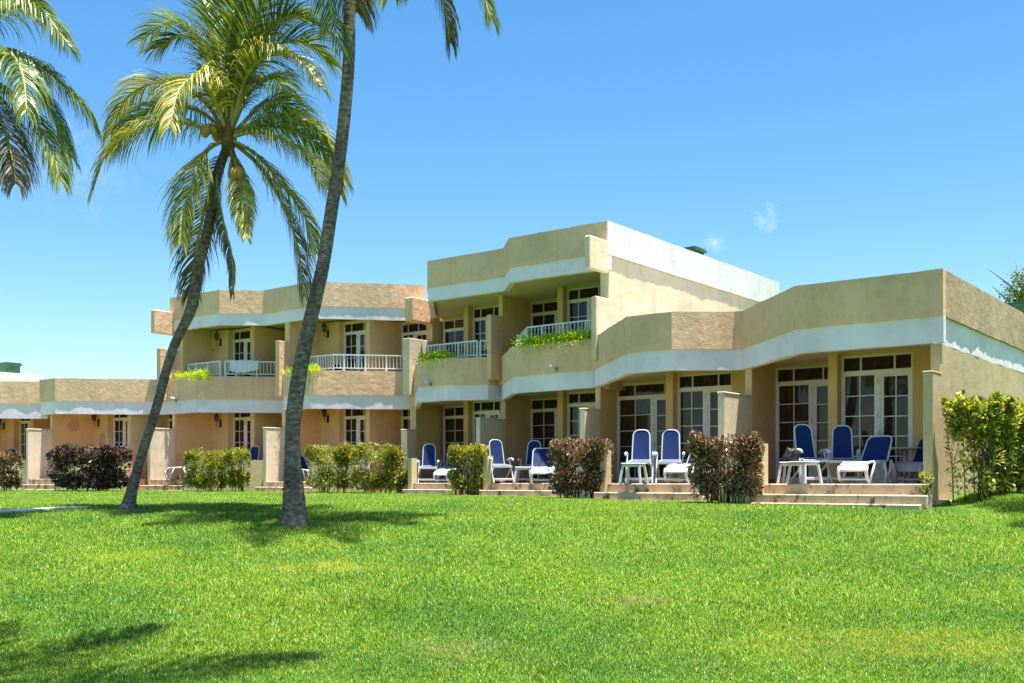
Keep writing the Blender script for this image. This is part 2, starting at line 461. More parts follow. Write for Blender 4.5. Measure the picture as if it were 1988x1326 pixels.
class MB:
    def __init__(s):
        s.v, s.f, s.sm = [], [], []

    def add(s, vs, fs, smooth=False):
        k = len(s.v)
        s.v += [tuple(p) for p in vs]
        s.f += [tuple(i + k for i in f) for f in fs]
        s.sm += [smooth] * len(fs)
        return s

    def box(s, x0, x1, y0, y1, z0, z1):
        vs = [(x0, y0, z0), (x1, y0, z0), (x1, y1, z0), (x0, y1, z0), (x0, y0, z1), (x1, y0, z1), (x1, y1, z1), (x0, y1, z1)]
        return s.add(vs, [(3, 2, 1, 0), (4, 5, 6, 7), (0, 1, 5, 4), (1, 2, 6, 5), (2, 3, 7, 6), (3, 0, 4, 7)])

    def bu(s, u0, u1, v0, v1, z0, z1):       # box in terrace axes
        return s.box(-u1, -u0, v0, v1, z0, z1)

    def bar(s, a, b, w=0.03, h=None, up=(0, 0, 1)):
        a, b = Vector(a), Vector(b)
        h = h or w
        t = (b - a).normalized()
        up = Vector(up)
        if abs(t.dot(up)) > 0.98:
            up = Vector((0, 1, 0))
        sd = t.cross(up).normalized()
        n = sd.cross(t).normalized()
        vs = []
        for p in (a, b):
            for (i, j) in ((-1, -1), (1, -1), (1, 1), (-1, 1)):
                vs.append(p + sd * (i * w / 2) + n * (j * h / 2))
        return s.add(vs, [(3, 2, 1, 0), (4, 5, 6, 7), (0, 1, 5, 4), (1, 2, 6, 5), (2, 3, 7, 6), (3, 0, 4, 7)])

    def tube(s, pts, rad, n=8, cap=True, smooth=True):
        pts = [Vector(p) for p in pts]
        rads = rad if isinstance(rad, (list, tuple)) else [rad] * len(pts)
        vs, fs = [], []
        ref = None
        for i, p in enumerate(pts):
            t = (pts[min(i + 1, len(pts) - 1)] - pts[max(i - 1, 0)]).normalized()
            if ref is None:
                ref = Vector((1, 0, 0)) if abs(t.x) < 0.8 else Vector((0, 1, 0))
            a = (ref - t * ref.dot(t)).normalized()
            ref = a
            b = t.cross(a)
            for k in range(n):
                w = 2 * math.pi * k / n
                vs.append(p + (a * math.cos(w) + b * math.sin(w)) * rads[i])
        for i in range(len(pts) - 1):
            for k in range(n):
                fs.append((i * n + k, i * n + (k + 1) % n, (i + 1) * n + (k + 1) % n, (i + 1) * n + k))
        if cap:
            fs.append(tuple(range(n))[::-1])
            fs.append(tuple((len(pts) - 1) * n + k for k in range(n)))
        return s.add(vs, fs, smooth)

    def lathe(s, prof, c=(0, 0, 0), n=16, smooth=True):
        vs, fs = [], []
        for (r, z) in prof:
            for k in range(n):
                w = 2 * math.pi * k / n
                vs.append((c[0] + r * math.cos(w), c[1] + r * math.sin(w), c[2] + z))
        for i in range(len(prof) - 1):
            for k in range(n):
                fs.append((i * n + k, i * n + (k + 1) % n, (i + 1) * n + (k + 1) % n, (i + 1) * n + k))
        fs.append(tuple(range(n))[::-1])
        fs.append(tuple((len(prof) - 1) * n + k for k in range(n)))
        return s.add(vs, fs, smooth)

    def prism(s, poly, z0, z1):              # poly of (x, y)
        n = len(poly)
        ar = sum(poly[i][0] * poly[(i + 1) % n][1] - poly[(i + 1) % n][0] * poly[i][1] for i in range(n))
        if ar < 0:
            poly = poly[::-1]
        vs = [(x, y, z0) for x, y in poly] + [(x, y, z1) for x, y in poly]
        fs = [tuple(range(n))[::-1], tuple(range(n, 2 * n))]
        fs += [(i, (i + 1) % n, n + (i + 1) % n, n + i) for i in range(n)]
        return s.add(vs, fs)

    def mesh(s, name, mat, off=(0, 0, 0)):
        me = bpy.data.meshes.new(name)
        me.from_pydata([(p[0] - off[0], p[1] - off[1], p[2] - off[2]) for p in s.v], [], s.f)
        me.polygons.foreach_set('use_smooth', s.sm)
        if hasattr(s, 'ring'):
            at_ = me.attributes.new('ring', 'FLOAT', 'POINT')
            at_.data.foreach_set('value', s.ring)
        if mat:
            me.materials.append(mat)
        me.update()
        return me

    def obj(s, name, mat, parent=None, off=(0, 0, 0), bevel=0.0, seg=1):
        o = bpy.data.objects.new(name, s.mesh(name, mat, off))
        COL.objects.link(o)
        o.parent = parent
        if bevel:
            b = o.modifiers.new('bevel', 'BEVEL')
            b.width = bevel
            b.segments = seg
            b.limit_method = 'ANGLE'
        return o


def np_mesh(name, verts, loops, nv, mat, smooth=False):
    """verts (n,3) array, loops flat vertex indices of faces that all have nv corners"""
    me = bpy.data.meshes.new(name)
    me.vertices.add(len(verts))
    me.vertices.foreach_set('co', np.ascontiguousarray(verts, dtype=np.float32).ravel())
    nf = len(loops) // nv
    me.loops.add(len(loops))
    me.loops.foreach_set('vertex_index', np.ascontiguousarray(loops, dtype=np.int32))
    me.polygons.add(nf)
    me.polygons.foreach_set('loop_start', np.arange(nf, dtype=np.int32) * nv)
    me.polygons.foreach_set('loop_total', np.full(nf, nv, dtype=np.int32))
    if smooth:
        me.polygons.foreach_set('use_smooth', np.ones(nf, dtype=bool))
    me.materials.append(mat)
    me.update(calc_edges=True)
    me.validate()
    return me


def link_mesh(name, me, parent=None):
    o = bpy.data.objects.new(name, me)
    COL.objects.link(o)
    o.parent = parent
    return o


def dup(root, loc, rz, label, group=None):
    r = root.copy()
    COL.objects.link(r)
    r.location = loc
    r.rotation_euler = (0, 0, rz)
    r['label'] = label
    if group:
        r['group'] = group
    for ch in list(root.children):
        c = ch.copy()
        COL.objects.link(c)
        c.parent = r
        for g in list(ch.children):
            d = g.copy()
            COL.objects.link(d)
            d.parent = c
    return r


# ------------------------------------------------------------------ ground
def build_ground():
    ys = np.concatenate([np.arange(-60, 0, 10), np.arange(0, 6, 1.0), np.arange(6, 46, 0.25), np.array([50, 60, 80, 120, 200, 400, 900.0])])
    xs = np.concatenate([np.array([-700, -300, -150, -80, -50.0]), np.arange(-40, 40.1, 0.8), np.array([50, 80, 150, 300, 700.0])])
    Xg, Yg = np.meshgrid(xs, ys)
    Zg = ground(Yg, Xg)
    V = np.stack([Xg, Yg, Zg], -1).reshape(-1, 3)
    nx, ny = len(xs), len(ys)
    i, j = np.meshgrid(np.arange(nx - 1), np.arange(ny - 1))
    a = (j * nx + i).ravel()
    q = np.stack([a, a + 1, a + nx + 1, a + nx], -1).ravel()
    o = link_mesh('lawn', np_mesh('lawn', V, q, 4, LAWN, True))
    o['kind'] = 'structure'
    # pale path that crosses the turf at the far left
    pts = [(-90, 1003), (-20, 998.5), (60, 993.6), (120, 990.2), (172, 988.2)]
    mb = MB()
    n = 24
    top, bot = [], []
    for k in range(n + 1):
        t = k / n
        px = -90 + 262 * t
        py = np.interp(px, [p[0] for p in pts], [p[1] for p in pts])
        Y = min(np.arange(12, 26, 0.02), key=lambda q: abs(HY - float(ground(q, 0)) * F / q - py))
        w = 0.42 * (1 - t) ** 0.7 + 0.06
        x, y = at(px, Y)
        top.append((x, y + w / 2, float(ground(y + w / 2, x)) + 0.05))
        bot.append((x, y - w / 2, float(ground(y - w / 2, x)) + 0.05))
    vs = top + bot + [(p[0], p[1], p[2] - 0.1) for p in top] + [(p[0], p[1], p[2] - 0.1) for p in bot]
    m = n + 1
    fs = []
    for k in range(n):
        fs += [(m + k, m + k + 1, k + 1, k), (3 * m + k, 3 * m + k + 1, m + k + 1, m + k), (k, k + 1, 2 * m + k + 1, 2 * m + k)]
    mb.add(vs, fs)
    o = mb.obj('path', PATHM)
    o['kind'] = 'structure'


FRONT = [(-60, 60), (5.36, 60), (5.40, 18.6), (8.6, 18.3), (10.3, 19.8), (12.9, 19.7), (15.4, 22.2), (18.5, 22.4), (20.4, 23.6), (22.3, 23.2), (25.4, 24.6), (26.9, 23.3), (29.5, 23.2), (30.2, 23.2), (31.9, 21.9), (34.4, 21.9), (36.2, 19.6), (38.6, 19.5), (60, 17)]


def build_grass(N=1250000):
    lo, hi = math.log(7.7), math.log(41.0)
    Y = np.exp(RNG.uniform(lo, hi, N))
    r = RNG.uniform(-0.525, 0.525, N)
    M = N // 4                               # thinner turf beyond the edges of the view
    r[:M] = RNG.uniform(0.525, 1.15, M) * np.where(RNG.random(M) < 0.5, -1, 1)
    X = r * Y
    u = -CT * X + ST * Y
    v = ST * X + CT * Y
    fv = np.interp(u, [p[0] for p in FRONT], [p[1] for p in FRONT])
    keep = v < fv + RNG.normal(0, 0.05, N)
    X, Y = X[keep], Y[keep]
    n = len(X)
    Z = ground(Y, X)
    # clumps: taller tussocks here and there
    cl = 0.5 + 0.5 * np.sin(X * 3.1 + np.sin(Y * 2.3) * 2) * np.sin(Y * 3.7 + np.sin(X * 1.9) * 2)
    tuss = np.zeros(n)
    for (px, yy, rad, amt) in ((700, 10.9, 0.75, 1.1), (1235, 11.0, 0.5, 0.6), (1500, 10.6, 0.7, 0.5), (420, 9.3, 0.8, 0.5), (1090, 8.6, 0.6, 0.4)):
        cx, cy = at(px, yy)
        tuss += amt * np.exp(-(((X - cx) / rad) ** 2 + ((Y - cy) / (rad * 0.8)) ** 2))
    sc = (Y / 9.0) ** 0.55
    h = (0.017 + 0.021 * RNG.random(n) + 0.012 * cl) * (1 + tuss) * np.minimum(sc, 1.5)
    w = (0.0022 + 0.0018 * RNG.random(n)) * sc
    ang = RNG.uniform(0, 2 * np.pi, n)
    lean = RNG.uniform(0.2, 1.15, n)
    dx, dy = np.cos(ang), np.sin(ang)
    px_, py_ = -dy, dx
    base = np.stack([X, Y, Z - 0.004], -1)
    sd = np.stack([px_, py_, np.zeros(n)], -1) * w[:, None]
    mid = base + np.stack([dx * lean * h * 0.35, dy * lean * h * 0.35, h * 0.62], -1)
    tip = base + np.stack([dx * lean * h, dy * lean * h, h * (1.0 - 0.22 * lean)], -1)
    V = np.stack([base - sd, base + sd, mid + sd * 0.75, tip, mid - sd * 0.75], 1).reshape(-1, 3)
    k = np.arange(n, dtype=np.int64)[:, None] * 5
    q = np.concatenate([k + np.array([0, 1, 2, 4])], 1)
    t = k + np.array([4, 2, 3])
    me = bpy.data.meshes.new('grass')
    me.vertices.add(len(V))
    me.vertices.foreach_set('co', V.astype(np.float32).ravel())
    loops = np.concatenate([q.ravel(), t.ravel()]).astype(np.int32)
    me.loops.add(len(loops))
    me.loops.foreach_set('vertex_index', loops)
    me.polygons.add(2 * n)
    ls = np.concatenate([np.arange(n) * 4, 4 * n + np.arange(n) * 3]).astype(np.int32)
    lt = np.concatenate([np.full(n, 4), np.full(n, 3)]).astype(np.int32)
    me.polygons.foreach_set('loop_start', ls)
    me.polygons.foreach_set('loop_total', lt)
    me.materials.append(GRASS)
    me.update(calc_edges=True)
    o = link_mesh('grass', me)
    o['kind'] = 'stuff'
    tag(o, 'short bright green lawn grass with worn yellow patches in front of the buildings', 'grass')


build_ground()
build_grass()

# ------------------------------------------------------------------ the terrace
ZT, ZM, ZB = 3.87, 3.02, 2.54                # top of parapet, tan / white split, bottom of white band
UP = 3.10                                     # storey height


class Bld:
    def __init__(s, label, u0, v0):
        s.u0, s.v0 = u0, v0
        x, y = uv(u0, v0)
        s.off = (-u0, v0, -0.45)
        s.e = thing('hotel_building', label, 'building', (x, y, -0.45), -TH, 'terraced hotel buildings along the lawn')

    def put(s, name, mb, mat, bevel=0.0, parent=None):
        return mb.obj(name, mat, parent or s.e, s.off, bevel)


def offset_poly(poly, offs):
    """poly in (u, v); positive offset pushes a segment outwards (away from the building, right-hand traversal towards +u)"""
    n = len(poly)
    lines = []
    for i in range(n - 1):
        a, b = Vector(poly[i]), Vector(poly[i + 1])
        t = (b - a).normalized()
        nrm = Vector((t.y, -t.x))
        lines.append((a + nrm * offs[i], t))
    out = []
    for i in range(n):
        if i == 0:
            a, t = lines[0]
            out.append(tuple(a))
        elif i == n - 1:
            a, t = lines[-1]
            L = (Vector(poly[-1]) - Vector(poly[-2])).length
            out.append(tuple(a + t * L))
        else:
            a, t = lines[i - 1]
            b, s = lines[i]
            cr = t.x * s.y - t.y * s.x
            if abs(cr) < 1e-4:
                out.append(tuple(b))
            else:
                k = ((b - a).x * s.y - (b - a).y * s.x) / cr
                out.append(tuple(a + t * k))
    return out


def strip(poly, o_out, o_in, z0, z1, wob=0.0, seed=0.0):
    """a wall ribbon that follows poly; its outer face may be a little uneven like hand-made render"""
    n = len(poly) - 1
    oo = o_out if isinstance(o_out, (list, tuple)) else [o_out] * n
    oi = [o_in] * n
    A = offset_poly(poly, oo)
    B = offset_poly(poly, oi)
    PO, PI = [A[0]], [B[0]]
    for i in range(n):
        L = (Vector(poly[i + 1]) - Vector(poly[i])).length
        k = max(1, int(L / 0.14)) if wob else 1
        for j in range(1, k + 1):
            t = j / k
            PO.append((A[i][0] + (A[i + 1][0] - A[i][0]) * t, A[i][1] + (A[i + 1][1] - A[i][1]) * t))
            PI.append((B[i][0] + (B[i + 1][0] - B[i][0]) * t, B[i][1] + (B[i + 1][1] - B[i][1]) * t))
    m = len(PO)
    vs = []
    for ring in range(4):
        for i in range(m):
            if ring < 2:
                p = PO[i]
                w = 0
                if wob:
                    d = Vector((PO[i][0] - PI[i][0], PO[i][1] - PI[i][1])).normalized()
                    w = wob * mnoise.noise(Vector((p[0] * 1.9 + seed, p[1] * 1.9, ring * 7.3 + seed))) + 0.5 * wob * mnoise.noise(Vector((p[0] * 6 + seed, p[1] * 6, ring * 3.3)))
                    if ring == 1:
                        w *= 0.4
                    p = (p[0] + d.x * w, p[1] + d.y * w)
            else:
                p = PI[i]
            zz = z0 if ring in (0, 3) else z1
            if wob and ring == 1:
                zz += 0.012 * mnoise.noise(Vector((p[0] * 2.2, p[1] * 2.2, seed)))
            if wob and ring == 0:
                zz += 0.010 * mnoise.noise(Vector((p[0] * 3.1, p[1] * 3.1, seed + 5)))
            vs.append((-p[0], p[1], zz))
    fs = []
    for i in range(m - 1):
        for (a, b) in ((0, 1), (1, 2), (2, 3), (3, 0)):
            fs.append((a * m + i, b * m + i, b * m + i + 1, a * m + i + 1))
    fs.append((0, 3 * m, 2 * m, m))
    fs.append((m - 1, 2 * m - 1, 3 * m - 1, 4 * m - 1))
    return MB().add(vs, fs)


def slab(poly, vback, z0, z1, inset=-0.06, u_end=None):
    pl = offset_poly(poly, [inset] * (len(poly) - 1))
    pl[0] = (pl[0][0] + 0.14, pl[0][1])
    pts = [(-p[0], p[1]) for p in pl]
    pts = pts + [(pts[-1][0], vback), (pts[0][0], vback)] if abs(pl[0][1] - vback) > 0.5 else pts + [(pts[-1][0], vback)]
    return MB().prism(pts, z0, z1)


# ---- doors: one mesh set per width, shared by every door of that width
_door_cache = {}


def door_meshes(w, h, order):
    key = (round(w, 2), round(h, 2), order)
    if key in _door_cache:
        return _door_cache[key]
    fr, gl, cu, hd = MB(), [], MB(), MB()
    D = 0.07
    ft = 0.046
    zt = h - 0.40                             # underside of transom bar
    # outer frame
    fr.box(0, ft, 0, D, 0, h)
    fr.box(w - ft, w, 0, D, 0, h)
    fr.box(ft, w - ft, 0, D, h - ft, h)
    fr.box(ft, w - ft, 0.0, D, zt, zt + 0.075)
    fr.box(ft, w - ft, 0, D, 0, 0.05)
    # transom lights: three, the middle one wide
    xs = (0.26, 0.76) if order == 'B' else (0.22, 0.62)
    for k in xs:
        x = ft + (w - 2 * ft) * k
        fr.box(x - 0.016, x + 0.016, 0.012, D - 0.012, zt + 0.075, h - ft)
    # two leaves
    mid = ft + (w - 2 * ft) * (0.52 if order == 'B' else 0.47)
    st = 0.05
    fr.box(mid - st, mid + st, -0.004, D + 0.004, 0.05, zt)
    leafs = [(ft, mid - st, 0.03, 0.0), (mid + st, w - ft, 0.065, 0.012)]
    for (a, b, s, drop) in leafs:
        fr.box(a, a + s, 0.008, D - 0.008, 0.05, zt)
        fr.box(b - s, b, 0.008, D - 0.008, 0.05, zt)
        fr.box(a + s, b - s, 0.008, D - 0.008, zt - s - drop, zt)
        fr.box(a + s, b - s, 0.008, D - 0.008, 0.05, 0.05 + 0.10)
        x = (a + b) / 2
        fr.box(x - 0.0105, x + 0.0105, 0.02, D - 0.02, 0.15, zt - s - drop)
        rows = 5
        z0, z1 = 0.15, zt - s - drop
        for k in range(1, rows):
            z = z0 + (z1 - z0) * k / rows
            fr.box(a + s, b - s, 0.017, D - 0.017, z - 0.0105, z + 0.0105)
        g = MB()
        g.add([(a + s, 0.034, 0.15), (b - s, 0.034, 0.15), (b - s, 0.034, z1), (a + s, 0.034, z1)], [(0, 1, 2, 3)])
        gl.append(g.mesh('pane', GLASS))
    g = MB()
    g.add([(ft, 0.034, zt + 0.075), (w - ft, 0.034, zt + 0.075), (w - ft, 0.034, h - ft), (ft, 0.034, h - ft)], [(0, 1, 2, 3)])
    gl.append(g.mesh('pane', GLASS))
    # drawn curtain behind the glass
    n = 90
    vs, fs = [], []
    for k in range(n + 1):
        x = -0.02 + (w + 0.04) * k / n
        y = 0.17 + 0.022 * math.sin(k * 0.85 + 1.6 * math.sin(k * 0.21)) + 0.012 * math.sin(k * 0.33)
        vs += [(x, y, 0.0), (x, y * 1.0, h)]
    for k in range(n):
        fs.append((2 * k, 2 * k + 2, 2 * k + 3, 2 * k + 1))
    cu.add(vs, fs, True)
    hd.box(mid + st - 0.035, mid + st - 0.005, -0.03, 0, 0.95, 1.13)
    hd.bar((mid + st - 0.02, -0.05, 1.06), (mid + st + 0.09, -0.05, 1.05), 0.02)
    hd.bar((mid + st - 0.02, -0.055, 1.06), (mid + st - 0.02, 0.0, 1.06), 0.018)
    hg = MB()
    for z in (0.35, zt * 0.45, zt * 0.62, zt - 0.16):
        hg.box(mid - 0.012, mid + 0.012, -0.012, -0.002, z - 0.055, z + 0.055)
    res = (fr.mesh('door', ALU), gl, cu.mesh('curtain', CURT), hd.mesh('handle', METAL), hg.mesh('hinge', METAL))
    _door_cache[key] = res
    return res


def door(b, u_right, u_left, v, z0, h=2.70, order='B'):
    """a glazed double door between u_right < u_left, facing the lawn"""
    w = u_left - u_right
    fr, gl, cu, hd, hg = door_meshes(w, h, order)
    o = link_mesh('door', fr, b.e)
    o.location = (-u_left - b.off[0], v - b.off[1], z0 - b.off[2])
    for g in gl:
        link_mesh('pane', g, o)
    link_mesh('curtain', cu, o)
    link_mesh('handle', hd, o)
    link_mesh('hinge', hg, o)
    return o


def unit_right(b, uR, uL, vB, z0, storey, hide_a=False, wB=1.50):
    """deep door on the left, nearer door on the right with a pier between"""
    vA = vB + 1.35
    zt = z0 + 2.76
    bR = uR + 0.93 if wB > 1.4 else uR + 0.75
    bL = bR + wB
    b.put('back_wall', MB().bu(uR, bR, vB, vB + 0.2, z0, zt), YELL)
    b.put('lintel', MB().bu(bR, bL, vB, vB + 0.2, z0 + 2.70, zt), YELL)
    b.put('lintel', MB().bu(bL, uL - 0.25, vA, vA + 0.2, z0 + 2.70, zt), YELL)
    p = MB()
    p.bu(bL, bL + 0.21, vB - 0.17, vA + 0.1, z0, zt)
    b.put('pier', p, YELL, 0.012)
    door(b, bR, bL, vB + 0.06, z0, order='B')
    door(b, bL + 0.21, uL - 0.25, vA + 0.06, z0, order='A')
    if storey == 0:
        b.put('skirting', MB().bu(uR, bR - 0.02, vB - 0.015, vB + 0.001, z0, z0 + 0.09), TILE)
        b.put('skirting', MB().bu(uL - 0.27, uL - 0.249, vB - 1.0, vA, z0, z0 + 0.09), TILE)


def unit_left(b, uR, uL, vL, z0, ground_floor=True):
    """lamp wall and door on the left, then a recess with a second door"""
    zt = z0 + 2.76
    dL, dR = uL - 1.02, uL - 2.38
    nW = uL - 2.60
    vA = vL + 1.55
    b.put('back_wall', MB().bu(dL, uL, vL, vL + 0.26, z0, zt), TANW)
    b.put('lintel', MB().bu(dR, dL, vL + 0.2, vL + 0.4, z0 + 2.70, zt), TANW)
    p = MB()
    p.bu(nW, dR, vL - 0.03, vA + 0.2, z0, zt)
    b.put('pier', p, TANW, 0.012)
    if nW - uR > 1.0:
        rR = max(uR, nW - 1.5)
        door(b, rR, nW, vA + 0.06, z0, order='A')
        b.put('lintel', MB().bu(rR, nW, vA, vA + 0.2, z0 + 2.70, zt), TANW)
        if rR > uR + 0.02:
            b.put('back_wall', MB().bu(uR, rR, vA, vA + 0.2, z0, zt), TANW)
    else:
        mb = MB()
        mb.bu(uR, nW, vA, vA + 0.2, z0, zt)
        b.put('back_wall', mb, TANW)
    door(b, dR, dL, vL + 0.24, z0, order='B')
    if ground_floor:
        b.put('skirting', MB().bu(dL, uL, vL - 0.014, vL + 0.001, z0, z0 + 0.09), TILE)
        b.put('skirting', MB().bu(uL - 0.014, uL + 0.001, vL - 1.6, vL, z0, z0 + 0.09), TILE)


def fin_wall(b, u0, u1, vfull, vback, vfin, zlo, zhi, zfin, mat=TANW, fmat=PEACH):
    w = MB()
    w.bu(u0, u1, vfull, vback, zlo, zhi)
    b.put('party_wall', w, mat, 0.012)
    f = MB()
    um = (u0 + u1) / 2
    f.bu(u0 + 0.004, u1 - 0.004, vfin, vfull, zlo, zfin)
    f.bu(u0 - 0.012, u1 + 0.012, vfin - 0.014, vfull, zfin, zfin + 0.04)
    b.put('fin_wall', f, fmat, 0.012)


def low_wall(b, pts, zlo, ztop, th=0.17):
    m = strip(pts, 0.0, -th, zlo, ztop, 0.01, pts[0][0])
    b.put('low_wall', m, LOWW)


def steps(b, uR, uL, v, zf, zg, mat=STEP):
    """patio platform edge, lower step and the thin base slab"""
    r = (zf - zg) / 2
    m = MB()
    m.bu(uR, uL, v - 0.02, v + 0.5, zg - 0.3, zf)
    m.bu(uR - 0.12, uL + 0.14, v - 0.38, v - 0.021, zg - 0.3, zf - r)
    m.bu(uR - 0.05, uL + 0.22, v - 0.50, v - 0.381, zg - 0.3, zg + 0.035)
    b.put('steps', m, mat, 0.02)


def patio(b, poly, zf, zlo):
    m = MB().prism([(-p[0], p[1]) for p in poly], zlo, zf)
    b.put('patio_floor', m, TILE)


def railing(b, pts, z0, z1):
    m = MB()
    for i in range(len(pts) - 1):
        a = Vector((-pts[i][0], pts[i][1], 0))
        c = Vector((-pts[i + 1][0], pts[i + 1][1], 0))
        L = (c - a).length
        up = Vector((0, 0, 1))
        m.bar(a + up * (z1 - 0.02), c + up * (z1 - 0.02), 0.055, 0.045)
        m.bar(a + up * (z0 + 0.10), c + up * (z0 + 0.10), 0.035, 0.035)
        k = max(2, int(round(L / 0.125)))
        for j in range(k + 1):
            p = a + (c - a) * (j / k)
            post = j in (0, k) or j % 6 == 0
            w = 0.045 if post else 0.02
            zb = z0 - 0.25 if post else z0 + 0.10
            m.bar(p + up * zb, p + up * (z1 - 0.03), w)
    b.put('railing', m, RAILW)


def vent(b, u, v, z, w=0.62, h=0.36):
    m = MB()
    m.bu(u - w / 2, u + w / 2, v - w / 2, v + w / 2, z - 0.5, z + h)
    m.bu(u - w / 2 - 0.07, u + w / 2 + 0.07, v - w / 2 - 0.07, v + w / 2 + 0.07, z + h, z + h + 0.07)
    m.bu(u - w / 2 - 0.03, u + w / 2 + 0.03, v - w / 2 - 0.03, v + w / 2 + 0.03, z + h + 0.07, z + h + 0.12)
    return b.put('roof_vent', m, GREENM)


ZLO = -0.75
# ---------- one-storey wing on the right (two apartments)
A = Bld('one storey tan wing with the long sunny end wall and two chair filled patios', 10.5, 22)
polyA = [(5.56, 33.0), (5.56, 20.08), (8.37, 20.08), (10.55, 22.26), (10.73, 22.26), (11.86, 21.39), (13.07, 21.40), (15.76, 24.08)]
ENDP = stucco('weathered_sun_dimmed_parapet', (0.52, 0.37, 0.24), bump=0.7, stain=0.22, relief=0.012, streak=0.2)  # blotchy weathered tan, its colour also darkened to offset the sun on this face
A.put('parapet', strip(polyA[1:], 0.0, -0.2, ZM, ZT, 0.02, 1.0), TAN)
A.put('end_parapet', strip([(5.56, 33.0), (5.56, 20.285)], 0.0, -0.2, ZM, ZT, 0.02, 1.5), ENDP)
A.put('fascia_band', strip(polyA[1:], [-0.035] * 6, -0.19, ZB, ZM + 0.05, 0.010, 2.0), WHITE)
A.put('fascia_band', strip([(5.56, 33.0), (5.56, 20.11)], -0.065, -0.19, ZB - 0.02, ZM + 0.05, 0.012, 2.5), WHITE)
A.put('ceiling', slab(polyA[1:], 24.9, 2.72, 2.95, -0.12), SOFF)
roofA = slab(polyA[1:], 33.0, 3.30, 3.36, -0.12)
rA = A.put('roof', roofA, ROOF)
vent(A, 6.35, 29.4, 3.9, 0.9, 0.5)
w = MB()
w.bu(5.625, 5.80, 20.14, 33.0, ZLO, ZB - 0.02)
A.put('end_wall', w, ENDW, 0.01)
f = MB()
f.bu(5.60, 5.78, 19.62, 20.139, ZLO, 1.95)
f.bu(5.592, 5.79, 19.61, 20.139, 1.95, 1.985)
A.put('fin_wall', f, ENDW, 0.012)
ap = MB()
ap.bu(5.42, 5.60, 19.7, 33, ZLO, -0.33)
A.put('plinth', ap, STEP, 0.02)
fin_wall(A, 10.30, 10.47, 22.26, 33, 20.9, ZLO, 2.73, 1.90)
w = MB()
w.bu(5.8, 15.6, 32.8, 33.0, ZLO, 3.3)
A.put('rear_wall', w, TANW)
fl = -0.04
unit_right(A, 5.80, 10.55, 22.15, fl, 0)
unit_right(A, 10.47, 15.76, 23.50, fl, 0)
patio(A, [(5.81, 19.75), (8.6, 19.75), (10.28, 21.3), (10.28, 23.6), (5.81, 23.6)], fl, ZLO)
patio(A, [(10.56, 20.85), (12.9, 20.85), (15.5, 23.4), (15.5, 25.0), (10.56, 25.0)], fl, ZLO)
steps(A, 5.63, 8.66, 19.3, fl, -0.43)
steps(A, 10.58, 12.95, 20.4, fl, -0.43)
low_wall(A, [(8.66, 19.15), (8.8, 19.15), (10.29, 20.75)], ZLO, 0.74, 0.30)
low_wall(A, [(12.95, 20.3), (13.1, 20.3), (15.5, 22.9)], ZLO, 0.72, 0.25)

# ---------- two-storey block in the middle
B = Bld('two storey tan block with the tall pale gable wall and white roof edge', 20.5, 26)
polyB = [(15.76, 24.08), (18.62, 24.2), (20.72, 26.32), (20.72, 25.75), (21.85, 25.1), (23.15, 25.1), (25.5, 27.5)]
B.put('parapet', strip(polyB, 0.0, -0.2, ZM, ZT, 0.018, 3.0), TAN)
B.put('fascia_band', strip(polyB, -0.035, -0.19, ZB, ZM + 0.05, 0.010, 4.0), WHITE)
B.put('ceiling', slab([polyB[0], polyB[1], polyB[2], polyB[4], polyB[5], polyB[6]], 29.4, 2.72, 3.03, -0.12), SOFF)
polyBu = [(15.26, 35.2), (15.26, 24.05), (18.6, 24.05), (19.55, 25.0), (22.6, 25.0), (24.9, 27.72)]
T2, M2, B2 = ZT + UP, ZM + UP + 0.0, ZB + UP + 0.06
B.put('parapet', strip([(15.308, 24.05)] + polyBu[2:], 0.0, -0.2, M2, T2, 0.015, 5.0), TAN)
B.put('fascia_band', strip(polyBu[1:], -0.03, -0.19, B2, M2 + 0.05, 0.010, 6.0), WHITE)
B.put('gable_parapet', strip([(15.26, 35.2), (15.26, 24.03)], 0.0, -0.045, 6.08, T2, 0.02, 6.5), stucco('whitewashed_parapet', (0.74, 0.73, 0.68), 0.5, 0.18, 0.01, 0.28, (0.42, 0.43, 0.38)))
B.put('ceiling', slab(polyBu[1:] + [(25.22, 28.04)], 29.4, 2.72 + UP, 2.95 + UP, -0.12), SOFF)
B.put('roof', slab(polyBu[1:] + [(25.22, 28.04)], 35.2, 6.4, 6.46, -0.12), ROOF)
vent(B, 15.9, 29.9, 6.95, 0.6, 0.24)
w = MB()
w.bu(15.33, 15.60, 24.2, 35.2, 2.5, 6.09)
B.put('gable_wall', w, PALE, 0.01)
fz = MB()
fz.bu(15.30, 15.47, 23.55, 24.199, 3.2, 4.90)
B.put('fin_wall', fz, PALE, 0.02)
bx = MB()
bx.bu(15.235, 15.42, 23.15, 24.06, 5.57, 6.42)
B.put('beam_end', bx, PALE, 0.025)
w = MB()
w.bu(15.5, 15.67, 24.05, 35, ZLO, 2.73)
w.bu(15.6, 25.4, 35.0, 35.2, ZLO, 6.4)
B.put('party_wall', w, TANW, 0.012)
f = MB()
f.bu(15.5, 15.67, 23.3, 24.049, ZLO, 1.90)
f.bu(15.49, 15.68, 23.286, 24.049, 1.90, 1.94)
B.put('fin_wall', f, PEACH, 0.012)
fin_wall(B, 20.48, 20.66, 26.3, 35, 25.05, ZLO, 2.73, 1.92)
w = MB()
w.bu(20.48, 20.64, 26.15, 35, 3.031, 5.84)
B.put('party_wall', w, TANW, 0.012)
f = MB()
f.bu(20.46, 20.63, 25.55, 26.149, 3.16, 5.15)
B.put('fin_wall', f, TAN, 0.012)
